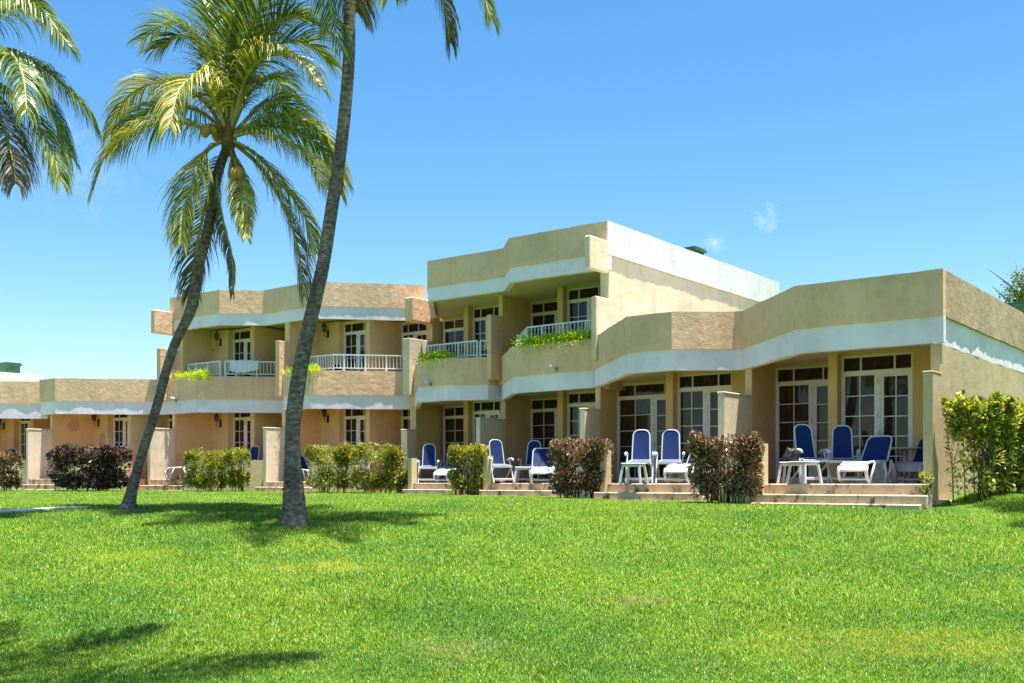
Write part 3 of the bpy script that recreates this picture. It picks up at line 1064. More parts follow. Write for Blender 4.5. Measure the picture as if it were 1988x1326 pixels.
for (zz, lab) in ((fl, 0), (fl + UP, 1)):
    unit_right(B, 15.67, 20.72, 26.2, zz, lab)
    unit_right(B, 20.66, 25.35, 27.2, zz, lab, wB=1.2)
patio(B, [(15.77, 23.5), (18.5, 23.5), (20.46, 25.4), (20.46, 27.7), (15.77, 27.7)], fl, ZLO)
patio(B, [(20.74, 24.45), (22.2, 24.45), (25.2, 27.3), (25.2, 28.8), (20.74, 28.8)], fl, ZLO)
steps(B, 15.8, 18.5, 23.1, fl, -0.42)
steps(B, 20.76, 22.25, 24.0, fl, -0.42)
low_wall(B, [(18.5, 22.95), (18.66, 22.95), (20.47, 24.9)], ZLO, 0.72, 0.25)
low_wall(B, [(22.25, 23.9), (22.4, 23.9), (25.2, 26.8)], ZLO, 0.72, 0.25)
railing(B, [(15.62, 24.66), (18.42, 24.72), (20.3, 26.6)], ZT, ZT + 0.62)
railing(B, [(21.15, 25.72), (23.2, 25.72)], ZT, ZT + 0.56)
railing(B, [(20.75, 26.0), (21.05, 25.76)], ZT, ZT + 0.56)
SOIL = plain('planter_soil', (0.06, 0.045, 0.03), 0.95, 0.3)
B.put('planter_soil', MB().bu(15.8, 18.4, 24.40, 24.55, 3.1, 3.78), SOIL)
B.put('planter_soil', MB().bu(22.0, 23.0, 25.32, 25.62, 3.1, 3.78), SOIL)
# wall between the two blocks, carried up to the roof
fin_wall(B, 25.25, 25.55, 27.35, 35, 26.9, ZLO, 3.0, 1.78, TANW)
w = MB()
w.bu(25.25, 25.55, 28.2, 35, 3.0, 6.4)
B.put('party_wall', w, TANW, 0.012)
f = MB()
f.bu(25.24, 25.56, 27.0, 28.199, 3.0, 4.98)
B.put('fin_wall', f, PEACH, 0.012)
bx = MB()
bx.bu(25.22, 25.60, 27.15, 28.6, 5.6, 6.42)
B.put('beam_end', bx, TAN, 0.025)

# ---------- two-storey block on the left
D = Bld('two storey tan block behind the two leaning palms with a white towel on its balcony', 30, 26)
polyD = [(25.5, 27.5), (28.1, 24.95), (29.45, 24.95), (30.55, 26.05), (32.85, 23.8), (35.15, 23.8)]
D.put('parapet', strip(polyD, 0.0, -0.2, ZM, ZT, 0.02, 11.0), TAN)
D.put('fascia_band', strip(polyD, -0.03, -0.19, ZB, ZM + 0.05, 0.012, 12.0), WHITE)
D.put('ceiling', slab(polyD, 28.6, 2.76, 3.03, -0.12), SOFF)
polyDu = [(25.4, 28.0), (28.1, 25.1), (30.8, 25.2), (32.0, 24.15), (34.9, 24.07), (34.9, 33.0)]
D.put('parapet', strip(polyDu, 0.0, -0.2, M2, T2, 0.02, 13.0), TAN)
D.put('fascia_band', strip(polyDu, -0.03, -0.19, B2, M2 + 0.05, 0.012, 14.0), WHITE)
D.put('ceiling', slab(polyDu[:5], 28.6, 2.78 + UP, 2.95 + UP, -0.12), SOFF)
D.put('roof', slab(polyDu[:5], 33.0, 6.4, 6.46, -0.12), ROOF)
w = MB()
w.bu(25.6, 34.8, 32.8, 33.0, ZLO, 6.4)
D.put('rear_wall', w, TANW)
fl5, fl6 = 0.0, 0.08
fin_wall(D, 29.5, 29.68, 25.1, 33, 24.25, ZLO, 2.77, 1.87)
fin_wall(D, 34.40, 34.58, 23.95, 33, 22.9, ZLO, 2.77, 1.95)
w = MB()
w.bu(29.5, 29.75, 25.3, 33, 3.031, 5.88)
D.put('party_wall', w, TANW, 0.012)
w = MB()
w.bu(34.40, 34.68, 24.3, 33, 3.031, 5.88)
D.put('party_wall', w, TANW, 0.012)
f = MB()
f.bu(29.48, 29.70, 24.82, 25.3, 3.04, 5.0)
D.put('fin_wall', f, TAN, 0.012)
f = MB()
f.bu(34.66, 34.90, 23.5, 24.3, 3.04, 5.0)
D.put('fin_wall', f, TAN, 0.012)
bx = MB()
bx.bu(34.7, 34.95, 23.28, 24.7, 5.55, 6.42)
D.put('beam_end', bx, TAN, 0.025)
unit_left(D, 25.56, 29.5, 26.75, fl5)
unit_left(D, 25.56, 29.5, 26.75, fl + UP, False)
unit_left(D, 29.75, 34.40, 25.6, fl6)
unit_left(D, 29.75, 34.40, 25.6, fl + UP, False)
patio(D, [(25.6, 25.9), (26.9, 24.4), (29.49, 24.4), (29.49, 28.4), (25.6, 28.4)], fl5, ZLO)
patio(D, [(29.76, 25.2), (31.9, 23.1), (34.39, 23.1), (34.39, 27.2), (29.76, 27.2)], fl6, ZLO)
steps(D, 26.9, 29.46, 24.2, fl5, -0.36)
steps(D, 31.9, 34.36, 22.88, fl6, -0.34)
low_wall(D, [(25.6, 25.2), (26.8, 23.95), (26.95, 23.95)], ZLO, 0.74, 0.25)
low_wall(D, [(29.76, 24.75), (31.75, 22.65), (31.9, 22.65)], ZLO, 0.76, 0.25)
railing(D, [(25.75, 27.45), (27.55, 25.6), (29.45, 25.55)], ZT, ZT + 0.58)
railing(D, [(29.8, 27.0), (32.22, 24.58)], ZT, ZT + 0.58)
railing(D, [(32.36, 24.47), (34.3, 24.47)], ZT, ZT + 0.58)
D.put('planter_soil', MB().bu(28.35, 29.4, 25.16, 25.46, 3.1, 3.78), bpy.data.materials['planter_soil'])
D.put('planter_soil', MB().bu(33.1, 34.3, 24.02, 24.35, 3.1, 3.78), bpy.data.materials['planter_soil'])

# ---------- one-storey part on the left
E = Bld('low one storey apartment left of the two storey blocks with peeling plaster beside its lamp', 37, 23)
polyE = [(35.0, 23.9), (37.8, 21.1), (38.9, 21.1), (39.7, 21.9)]
E.put('parapet', strip(polyE, 0.0, -0.2, ZM, ZT, 0.02, 21.0), TAN)
E.put('fascia_band', strip(polyE, -0.03, -0.19, ZB, ZM + 0.05, 0.012, 22.0), WHITE)
E.put('ceiling', slab(polyE, 25.6, 2.78, 2.95, -0.12), SOFF)
E.put('roof', slab(polyE, 31, 3.3, 3.36, -0.12), ROOF)
fl7 = 0.10
fin_wall(E, 38.62, 38.78, 21.45, 31, 20.5, ZLO, 2.79, 1.95)
unit_left(E, 34.67, 38.62, 23.15, fl7)
patio(E, [(34.67, 22.8), (36.1, 20.7), (38.6, 20.7), (38.6, 24.4), (34.67, 24.4)], fl7, ZLO)
steps(E, 36.1, 38.58, 20.5, fl7, -0.31)
low_wall(E, [(34.67, 22.2), (35.95, 20.25), (36.1, 20.25)], ZLO, 0.76, 0.25)
w = MB()
w.bu(34.7, 39.6, 30.8, 31.0, ZLO, 3.3)
E.put('rear_wall', w, TANW)


def blotch(b, axis, c0, c1, w0, z0, pts):
    """an irregular patch of bare plaster, 4 mm thick, on a wall face"""
    n = len(pts)
    m = MB()
    if axis == 'u':                          # on a face that looks along -u, at u = c0
        vs = [(-c0 + 0.004, w0 + p[0], z0 + p[1]) for p in pts] + [(-c0 - 0.01, w0 + p[0], z0 + p[1]) for p in pts]
    else:
        vs = [(-c1 + p[0], w0 - 0.004, z0 + p[1]) for p in pts] + [(-c1 + p[0], w0 + 0.01, z0 + p[1]) for p in pts]
    m.add(vs, [tuple(range(n)), tuple(range(2 * n - 1, n - 1, -1))] + [(i, n + i, n + (i + 1) % n, (i + 1) % n) for i in range(n)])
    b.put('bare_patch', m, PATCH)


def blob_outline(rx, rz, seed):
    r = random.Random(seed)
    return [(rx * math.cos(a) * (0.75 + 0.45 * r.random()), rz * math.sin(a) * (0.75 + 0.45 * r.random())) for a in [2 * math.pi * k / 16 for k in range(16)]]


blotch(E, 'u', 38.62, 0, 22.35, 2.2, blob_outline(0.25, 0.28, 4))
blotch(E, 'v', 0, 37.95, 23.15, 1.45, blob_outline(0.27, 0.5, 9))

# ---------- far-left apartment
G = Bld('tan apartment cut off by the left edge below a white raised roof', 41, 21)
polyG = [(39.4, 21.7), (40.9, 20.2), (44.6, 20.2)]
G.put('parapet', strip(polyG, 0.0, -0.2, ZM, ZT, 0.02, 31.0), TAN)
G.put('fascia_band', strip(polyG, -0.03, -0.19, ZB - 0.1, ZM + 0.05, 0.012, 32.0), WHITE)
G.put('ceiling', slab(polyG, 24.6, 2.78, 2.95, -0.12), SOFF)
fl8 = 0.10
unit_left(G, 38.80, 43.6, 22.0, fl8)
w = MB()
w.bu(43.6, 43.78, 20.4, 30, ZLO, 2.8)
G.put('party_wall', w, TANW, 0.012)
patio(G, [(38.9, 20.6), (40.6, 19.2), (43.5, 19.2), (43.5, 23.6), (38.9, 23.6)], fl8, ZLO)
low_wall(G, [(38.82, 20.55), (40.5, 18.9), (43.5, 18.9)], ZLO, 0.82, 0.25)
G.put('rear_wall', MB().bu(38.9, 43.6, 29.8, 30, ZLO, 3.3), TANW)
rr = MB()
rr.bu(45.5, 53.0, 21.0, 24.85, 2.9, 4.74)
G.put('roof', rr, bpy.data.materials['whitewashed_parapet'], 0.01)
vent(G, 46.6, 23.9, 4.74, 0.62, 0.42)


# ------------------------------------------------------------------ wall lanterns, floodlights
def lantern_proto():
    r = thing('wall_lantern', 'x', 'lamp')
    m = MB()
    m.lathe([(0.035, -0.20), (0.05, -0.17), (0.05, 0.05), (0.03, 0.08)], (0, 0.0, 0), 10)
    m.tube([(0, -0.02, -0.16), (0, -0.09, -0.20), (0, -0.17, -0.15), (0, -0.20, -0.06), (0, -0.19, 0.0)], 0.013, 8)
    m.tube([(0, -0.02, 0.0), (0, -0.07, 0.03), (0, -0.11, 0.0), (0, -0.12, -0.05), (0, -0.09, -0.07)], 0.009, 6)
    m.obj('bracket', BLACK, r)
    c = (0, -0.19, 0)
    h = MB()
    h.lathe([(0.02, 0.0), (0.055, 0.02), (0.06, 0.035)], c, 6, False)
    for k in range(6):
        a = math.pi / 3 * k
        p0 = (c[0] + 0.055 * math.cos(a), c[1] + 0.055 * math.sin(a), 0.03)
        p1 = (c[0] + 0.085 * math.cos(a), c[1] + 0.085 * math.sin(a), 0.20)
        h.bar(p0, p1, 0.012)
    h.lathe([(0.10, 0.20), (0.105, 0.215), (0.06, 0.27), (0.025, 0.29), (0.02, 0.33), (0.004, 0.36)], c, 6, False)
    h.obj('lantern_cage', BLACK, r)
    g = MB()
    g.lathe([(0.048, 0.036), (0.074, 0.198)], c, 6, False)
    g.obj('lantern_glass', LGLASS, r)
    return r


LAN = lantern_proto()
lan_spots = [
    (29.05, 26.75, 5.46, 'black wall lantern on the upper balcony behind the front palm trunk'),
    (29.05, 26.75, 2.36, 'black wall lantern half hidden under the white band behind the front palm trunk'),
    (33.82, 25.6, 5.42, 'black wall lantern with a red clothes hanger below it on the upper balcony'),
    (33.82, 25.6, 2.30, 'black wall lantern on the ground floor below the balcony with the towel'),
    (38.22, 23.15, 2.36, 'black wall lantern above the peeling plaster of the low left apartment'),
    (43.35, 22.0, 2.35, 'black wall lantern at the left edge of the photo'),
]
for i, (u_, v_, z_, lb) in enumerate(lan_spots):
    x, y = uv(u_, v_ - 0.01)
    if i == 0:
        LAN.location = (x, y, z_)
        LAN.rotation_euler = (0, 0, -TH)
        LAN['label'] = lb
        LAN['group'] = 'black wall lanterns beside the doors'
    else:
        dup(LAN, (x, y, z_), -TH, lb)


def hanger():
    r = thing('clothes_hanger', 'small red clothes hanger dangling below the upper balcony lantern', 'hanger')
    x, y = uv(33.82, 25.36)
    r.location = (x, y, 5.20)
    r.rotation_euler = (0, 0, -TH)
    m = MB()
    m.tube([(-0.2, 0, -0.16), (0.2, 0, -0.16), (0.03, 0, -0.04), (-0.03, 0, -0.04), (-0.2, 0, -0.16)], 0.011, 6)
    m.obj('hanger_bar', REDW, r)
    m = MB()
    m.tube([(0, 0, -0.04), (0, 0, 0.03), (0.03, 0, 0.06), (0.02, 0, 0.1)], 0.006, 6)
    m.obj('hook', METAL, r)


hanger()


def flood_proto():
    r = thing('floodlight', 'x', 'lamp')
    m = MB()
    m.box(-0.05, 0.05, -0.035, 0.0, -0.05, 0.05)
    m.bar((0, -0.03, 0), (0, -0.10, 0.04), 0.03)
    m.obj('bracket', METAL, r)
    m = MB()
    m.lathe([(0.05, -0.09), (0.065, -0.05), (0.06, 0.05), (0.03, 0.09)], (0, 0, 0), 12)
    h = m.obj('lamp_head', RESIN, r)
    h.rotation_euler = (R(70), 0, R(-60))
    h.location = (-0.02, -0.15, 0.07)
    return r


FL = flood_proto()
for i, (u_, v_, z_, lb) in enumerate(((22.55, 25.09, 3.06, 'small white floodlight below the planter of the middle left balcony'),
                                      (17.0, 24.12, 3.10, 'small white floodlight below the fern box of the middle right balcony'),
                                      (34.1, 23.79, 3.02, 'small white floodlight beside the leaning left palm trunk'))):
    x, y = uv(u_, v_)
    if i == 0:
        FL.location = (x, y, z_)
        FL.rotation_euler = (0, 0, -TH)
        FL['label'] = lb
        FL['group'] = 'small floodlights on the bands'
    else:
        dup(FL, (x, y, z_), -TH, lb)


# ------------------------------------------------------------------ garden furniture
def rrect(w, h, r, n=6):
    pts = []
    for (cx, cy, a0) in ((w / 2 - r, h - r, 0), (-w / 2 + r, h - r, 90), (-w / 2 + r * 0.5, r * 0.5, 180), (w / 2 - r * 0.5, r * 0.5, 270)):
        rr_ = r if cy > h / 2 else r * 0.5
        for k in range(n + 1):
            a = R(a0 + 90 * k / n)
            pts.append((cx + rr_ * math.cos(a), cy + rr_ * math.sin(a)))
    return pts


def sling_panel(w, h, r, M, taper=1.0, bow=0.03):
    """navy sheet inside a white rounded rim; M maps panel (x, up) to the chair"""
    pts = [(x * (taper + (1 - taper) * min(1, (h - y) / h * 1.6)), y) for x, y in rrect(w, h, r)]
    rim = MB()
    rim.tube([M @ Vector((x, 0, y)) for x, y in pts + pts[:2]], 0.016, 8, False)
    sh = MB()
    n = len(pts)
    front = [M @ Vector((x * 0.985, 0.005, y * 0.985 + 0.006)) for x, y in pts]
    back = [M @ Vector((x * 0.985, -0.008, y * 0.985 + 0.006)) for x, y in pts]
    cf, cb = M @ Vector((0, 0.005 - bow, h / 2)), M @ Vector((0, -0.008 - bow, h / 2))
    sh.add(front + back + [cf, cb], [(i, (i + 1) % n, 2 * n) for i in range(n)] + [(n + (i + 1) % n, n + i, 2 * n + 1) for i in range(n)], True)
    return rim, sh


def chair_proto():
    """high-backed folding resin armchair, faces +y, origin on the floor"""
    r = thing('garden_chair', 'x', 'chair')
    rec = Matrix.Translation((0, -0.16, 0.44)) @ Matrix.Rotation(R(15), 4, 'X')
    rim, sh = sling_panel(0.40, 0.77, 0.14, rec, 0.88)
    b = sh.obj('backrest', SLING, r)
    rim.obj('rim', RESIN, b)
    sm = Matrix.Translation((0, 0.30, 0.455)) @ Matrix.Rotation(R(84), 4, 'X')
    rim, sh = sling_panel(0.46, 0.46, 0.06, sm, 1.0, 0.012)
    b = sh.obj('seat', SLING, r)
    rim.bar((-0.25, 0.30, 0.44), (0.25, 0.30, 0.44), 0.05, 0.05)
    rim.obj('rim', RESIN, b)
    for s in (-1, 1):
        m = MB()
        m.bar((s * 0.285, 0.34, 0.0), (s * 0.28, 0.02, 0.63), 0.032, 0.05)
        m.obj('leg', RESIN, r, bevel=0.008)
        m = MB()
        m.bar((s * 0.25, -0.40, 0.0), (s * 0.25, 0.28, 0.44), 0.032, 0.05)
        m.obj('leg', RESIN, r, bevel=0.008)
        m = MB()
        m.tube([(s * 0.29, -0.22, 0.615), (s * 0.295, -0.10, 0.65), (s * 0.30, 0.08, 0.66), (s * 0.30, 0.20, 0.645), (s * 0.295, 0.26, 0.61)], [0.022, 0.03, 0.034, 0.036, 0.02], 8)
        m.obj('armrest', RESIN, r)
    m = MB()
    m.bar((-0.28, 0.29, 0.10), (0.28, 0.29, 0.10), 0.03, 0.055)
    m.bar((-0.25, -0.35, 0.06), (0.25, -0.35, 0.06), 0.03, 0.045)
    m.obj('stretcher', RESIN, r, bevel=0.006)
    return r


def lounger_proto():
    """low reclining lounger with a curled front lip, faces +y"""
    r = thing('garden_lounger', 'x', 'lounger')
    rec = Matrix.Translation((0, -0.22, 0.42)) @ Matrix.Rotation(R(27), 4, 'X')
    rim, sh = sling_panel(0.56, 0.56, 0.11, rec, 0.9)
    b = sh.obj('backrest', SLING, r)
    rim.obj('rim', RESIN, b)
    m = MB()
    prof = [(-0.24, 0.435), (0.10, 0.425), (0.36, 0.415)]
    m.add([(x, y, z) for (y, z) in prof for x in (-0.25, 0.25)] + [(x, y, z - 0.012) for (y, z) in prof for x in (-0.25, 0.25)],
          [(0, 1, 3, 2), (2, 3, 5, 4), (8, 9, 7, 6), (10, 11, 9, 8)])
    b = m.obj('seat', SLING, r)
    m = MB()
    for s in (-1, 1):
        m.tube([(s * 0.27, -0.25, 0.43), (s * 0.27, 0.1, 0.42), (s * 0.27, 0.38, 0.40), (s * 0.27, 0.50, 0.34)], 0.026, 8)
    # curled front lip
    for k in range(6):
        a0, a1 = R(90 - 16 * k), R(90 - 16 * (k + 1))
        y0, z0_, y1, z1_ = 0.38 + 0.15 * math.cos(a0), 0.26 + 0.16 * math.sin(a0), 0.38 + 0.15 * math.cos(a1), 0.26 + 0.16 * math.sin(a1)
        m.add([(-0.27, y0, z0_), (0.27, y0, z0_), (0.27, y1, z1_), (-0.27, y1, z1_), (-0.27, y0, z0_ - 0.02), (0.27, y0, z0_ - 0.02), (0.27, y1, z1_ - 0.02), (-0.27, y1, z1_ - 0.02)],
              [(0, 1, 2, 3), (7, 6, 5, 4), (0, 3, 7, 4), (1, 5, 6, 2), (3, 2, 6, 7), (0, 4, 5, 1)], True)
    m.obj('rim', RESIN, b)
    for s in (-1, 1):
        m = MB()
        m.tube([(s * 0.29, 0.50, 0.33), (s * 0.29, 0.53, 0.22), (s * 0.29, 0.49, 0.10), (s * 0.29, 0.42, 0.0)], [0.03, 0.035, 0.032, 0.026], 8)
        m.tube([(s * 0.29, 0.42, 0.01), (s * 0.285, 0.30, 0.22), (s * 0.28, 0.22, 0.40)], 0.024, 8)
        m.obj('leg', RESIN, r)
        m = MB()
        m.tube([(s * 0.29, -0.10, 0.42), (s * 0.29, -0.17, 0.2), (s * 0.29, -0.10, 0.0)], [0.028, 0.03, 0.026], 8)
        m.tube([(s * 0.29, -0.10, 0.01), (s * 0.29, -0.30, 0.24), (s * 0.29, -0.34, 0.45)], 0.026, 8)
        m.tube([(s * 0.29, -0.34, 0.45), (s * 0.29, -0.46, 0.26), (s * 0.29, -0.50, 0.0)], [0.028, 0.03, 0.026], 8)
        m.obj('leg', RESIN, r)
    m = MB()
    m.bar((-0.29, 0.47, 0.08), (0.29, 0.47, 0.08), 0.035, 0.03)
    m.bar((-0.29, -0.47, 0.08), (0.29, -0.47, 0.08), 0.035, 0.03)
    m.obj('stretcher', RESIN, r)
    return r


def stool_proto():
    r = thing('side_table', 'x', 'side table')
    m = MB()
    m.box(-0.21, 0.21, -0.21, 0.21, 0.40, 0.425)
    m.box(-0.19, 0.19, -0.19, 0.19, 0.35, 0.40)
    m.obj('table_top', RESIN, r, bevel=0.012)
    for sx in (-1, 1):
        for sy in (-1, 1):
            m = MB()
            m.bar((sx * 0.225, sy * 0.225, 0), (sx * 0.175, sy * 0.175, 0.38), 0.05, 0.045)
            m.obj('leg', RESIN, r, bevel=0.006)
    return r


def round_table_proto():
    r = thing('round_table', 'white round garden table behind the lounger on the nearest patio', 'table')
    m = MB()
    m.lathe([(0.36, 0.69), (0.375, 0.70), (0.375, 0.715), (0.36, 0.725)], (0, 0, 0), 32)
    m.obj('table_top', RESIN, r)
    m = MB()
    m.tube([(0, 0, 0.02), (0, 0, 0.69)], 0.035, 10)
    m.obj('pedestal', RESIN, r)
    for k in range(4):
        a = math.pi / 2 * k + 0.5
        m = MB()
        m.bar((0.03 * math.cos(a), 0.03 * math.sin(a), 0.10), (0.30 * math.cos(a), 0.30 * math.sin(a), 0.01), 0.04, 0.03)
        m.obj('leg', RESIN, r)
    return r


CH, LO, SB = chair_proto(), lounger_proto(), stool_proto()
used = {}
GRP = {'c': 'blue garden chairs on the patios and balconies', 'l': 'low blue loungers on the patios', 's': 'white square side tables'}
PROTO = {'c': CH, 'l': LO, 's': SB}
FACE = math.pi - TH                           # +y turned to look at the lawn


def place(kind, px, Y, z, yaw, label, sc=1.0):
    x, y = at(px, Y)
    if kind not in used:
        used[kind] = 1
        o = PROTO[kind]
        o.location = (x, y, z)
        o.rotation_euler = (0, 0, FACE + R(yaw))
        o['label'] = label
        o['group'] = GRP[kind]
    else:
        o = dup(PROTO[kind], (x, y, z), FACE + R(yaw), label, GRP[kind])
    o.scale = (sc, sc, sc)
    return o


# nearest patio
place('s', 1561, 20.15, fl, -20, 'white side table in front of the tall chairs on the nearest patio')
place('c', 1573, 20.95, fl, 48, 'tall blue chair behind the side table, beside the black bag, on the nearest patio', 1.0)
place('c', 1636, 20.95, fl, 22, 'tall blue chair in the middle of the nearest patio between chair and lounger', 0.98)
place('l', 1684, 20.3, fl, -12, 'low blue lounger in full view on the nearest patio, seat turned left', 1.0)
place('l', 1786, 20.75, fl, -12, 'blue lounger half hidden behind the end fin wall at the right', 1.0)
o = round_table_proto()
o.location = (*at(1757, 21.4), fl)
# the bag
bg_ = thing('bag', 'black bag resting beside the tall chairs on the nearest patio', 'bag', (*at(1538, 20.75), 0.385))
m = MB()
prof = [(0.02, 0.0), (0.10, 0.005), (0.15, 0.03), (0.17, 0.08), (0.17, 0.13), (0.155, 0.18), (0.12, 0.22), (0.08, 0.245), (0.01, 0.25)]
m.lathe(prof, (0, 0, 0), 18)
m.v = [(p[0] * (1 + 0.5 * mnoise.noise(Vector(p) * 9)), p[1] * 0.7 * (1 + 0.5 * mnoise.noise(Vector(p) * 8 + Vector((3, 1, 0)))), p[2] * (1 + 0.35 * mnoise.noise(Vector(p) * 11))) for p in m.v]
m.obj('bag_body', BAGM, bg_)
m = MB()
m.tube([(-0.12, -0.10, 0.05), (-0.10, -0.13, 0.16), (0.0, -0.11, 0.22), (0.06, -0.05, 0.24)], 0.014, 6)
m.obj('strap', BAGM, bg_)
# a second little table that carries the bag
place('s', 1538, 20.75, fl, 10, 'white side table carrying the black bag on the nearest patio', 1.0)
# second patio
place('c', 1243, 23.95, fl, 26, 'left of the two upright blue chairs between the two bronze croton bushes', 1.03)
place('c', 1301, 23.95, fl, 26, 'right of the two upright blue chairs between the two bronze croton bushes', 1.03)
place('s', 1230, 23.35, fl, 12, 'white side table in front of the chairs between the two bronze croton bushes', 1.05)
place('l', 1340, 23.5, fl, -10, 'low lounger half hidden by the bronze croton bush nearest the steps', 1.0)
# third patio
place('c', 970, 29.7, fl, 58, 'upright blue chair beside the short wall on the third patio from the right', 1.03)
place('c', 1031, 30.3, fl, 20, 'blue chair behind the small white table on the third patio from the right', 1.03)
place('s', 1016, 29.3, fl, 32, 'white side table between the chairs on the third patio from the right', 1.05)
place('l', 1054, 29.05, fl, 36, 'low blue lounger against the left side of the middle croton bush', 1.05)
# fourth patio
place('c', 832, 33.0, fl, 38, 'single upright blue chair left of the small square green bush', 1.03)
place('c', 874, 33.6, fl, 20, 'blue chair mostly hidden behind the small square green bush', 1.03)
place('l', 880, 32.75, fl, -8, 'lounger whose front peeks out left of the small square green bush', 1.0)
# left patios
place('l', 594, 37.3, fl5, 85, 'white lounger showing just right of the front palm trunk', 1.0)
place('c', 704, 36.6, fl5, 40, 'blue chair showing only its top over the long green hedge', 1.03)
place('c', 485, 38.9, fl6, 20, 'blue chair behind the low wall right of the slim green bush', 1.03)
place('l', 352, 38.1, fl6, -40, 'white lounger left of the square green bush on the patio with the long bare wall', 1.0)
place('c', 226, 39.6, fl7, 40, 'blue chair showing over the purple hedge at the left', 1.03)
place('c', 22, 42.3, fl8, 60, 'blue chair at the left edge behind the small dark red bush', 1.03)
# balconies
zu = 3.04
place('c', 450, 39.9, zu, 50, 'left blue chair behind the towel on the upper left balcony', 1.0)
place('c', 482, 39.7, zu, 50, 'right blue chair behind the towel on the upper left balcony', 1.0)
place('c', 652, 38.1, zu, 45, 'blue chair on the upper balcony just right of the front palm trunk', 1.03)
place('c', 700, 37.7, zu, -25, 'blue chair seen side-on at the door of the upper balcony right of the front palm', 1.03)
place('c', 943, 33.9, zu, 40, 'blue chair on the balcony at the left of the middle fin wall', 1.03)
place('c', 1058, 31.6, zu, 37, 'left blue chair behind the fern box on the middle right balcony', 1.08)
place('c', 1138, 31.0, zu, 10, 'right blue chair behind the fern box on the middle right balcony', 1.08)


# towel over the balcony rail
def towel():
    p0, p1 = Vector((32.10, 24.70)), Vector((31.36, 25.44))
    t = (p1 - p0).normalized()
    nr = Vector((t.y, -t.x))
    if nr.y > 0:
        nr = -nr
    r = thing('towel', 'white towel draped over the white balcony rail of the left block', 'towel')
    n, mseg = 22, 14
    vs, fs = [], []
    prof = []
    for k in range(mseg + 1):
        s = k / mseg
        if s < 0.62:
            prof.append((0.045, 4.465 - 0.36 + 0.36 * (s / 0.62)))
        elif s < 0.74:
            a = math.pi * (s - 0.62) / 0.12
            prof.append((0.045 * math.cos(a), 4.465 + 0.02 * math.sin(a)))
        else:
            prof.append((-0.045, 4.465 - 0.30 * (s - 0.74) / 0.26))
    for k, (o_, z) in enumerate(prof):
        for i in range(n + 1):
            q = p0 + (p1 - p0) * (i / n)
            hang = max(0.0, 4.465 - z)
            ww = 0.16 * hang * math.sin(i * 1.1 + k * 0.12) + 0.07 * math.sin(i * 2.7) * hang
            sgn = 1 if o_ >= 0 else -1
            q = q + nr * (o_ + sgn * abs(ww) + sgn * 0.012)
            x, y = uv(q.x, q.y)
            vs.append((x, y, z - 0.10 * math.sin(i / n * 3.0 + 0.4) * hang / 0.36 + 0.012 * math.sin(i * 0.9)))
    for k in range(mseg):
        for i in range(n):
            a = k * (n + 1) + i
            fs.append((a, a + 1, a + n + 2, a + n + 1))
    mb = MB().add(vs, fs, True)
    o = mb.obj('towel_cloth', TOWELM, r)
    so = o.modifiers.new('thick', 'SOLIDIFY')
    so.thickness = 0.012


towel()


# ------------------------------------------------------------------ plants
def leaf_cloud(P, D, L, W, name, mat, parent, fold=0.25, up=None):
    """rhombic leaves: P positions, D directions (unit), L lengths, W widths"""
    n = len(P)
    rv = RNG.normal(size=(n, 3))
    if up is not None:
        rv = rv * 0.6 + np.array(up)
    S = np.cross(D, rv)
    S /= np.linalg.norm(S, axis=1)[:, None] + 1e-9
    N = np.cross(S, D)
    mid = P + D * (L * 0.45)[:, None] - N * (W * fold)[:, None]
    a = mid + S * (W * 0.5)[:, None] + N * (W * fold * 1.2)[:, None]
    b = mid - S * (W * 0.5)[:, None] + N * (W * fold * 1.2)[:, None]
    tip = P + D * L[:, None] - np.array([0, 0, 1]) * (L * 0.12)[:, None]
    V = np.stack([P, a, tip, b], 1).reshape(-1, 3)
    k = np.arange(n)[:, None] * 4
    q = (k + np.array([0, 1, 2, 3])).ravel()
    return link_mesh(name, np_mesh(name, V, q, 4, mat), parent)


def unit_vecs(n, bias=(0, 0, 0)):
    d = RNG.normal(size=(n, 3)) + np.array(bias)
    return d / (np.linalg.norm(d, axis=1)[:, None] + 1e-9)


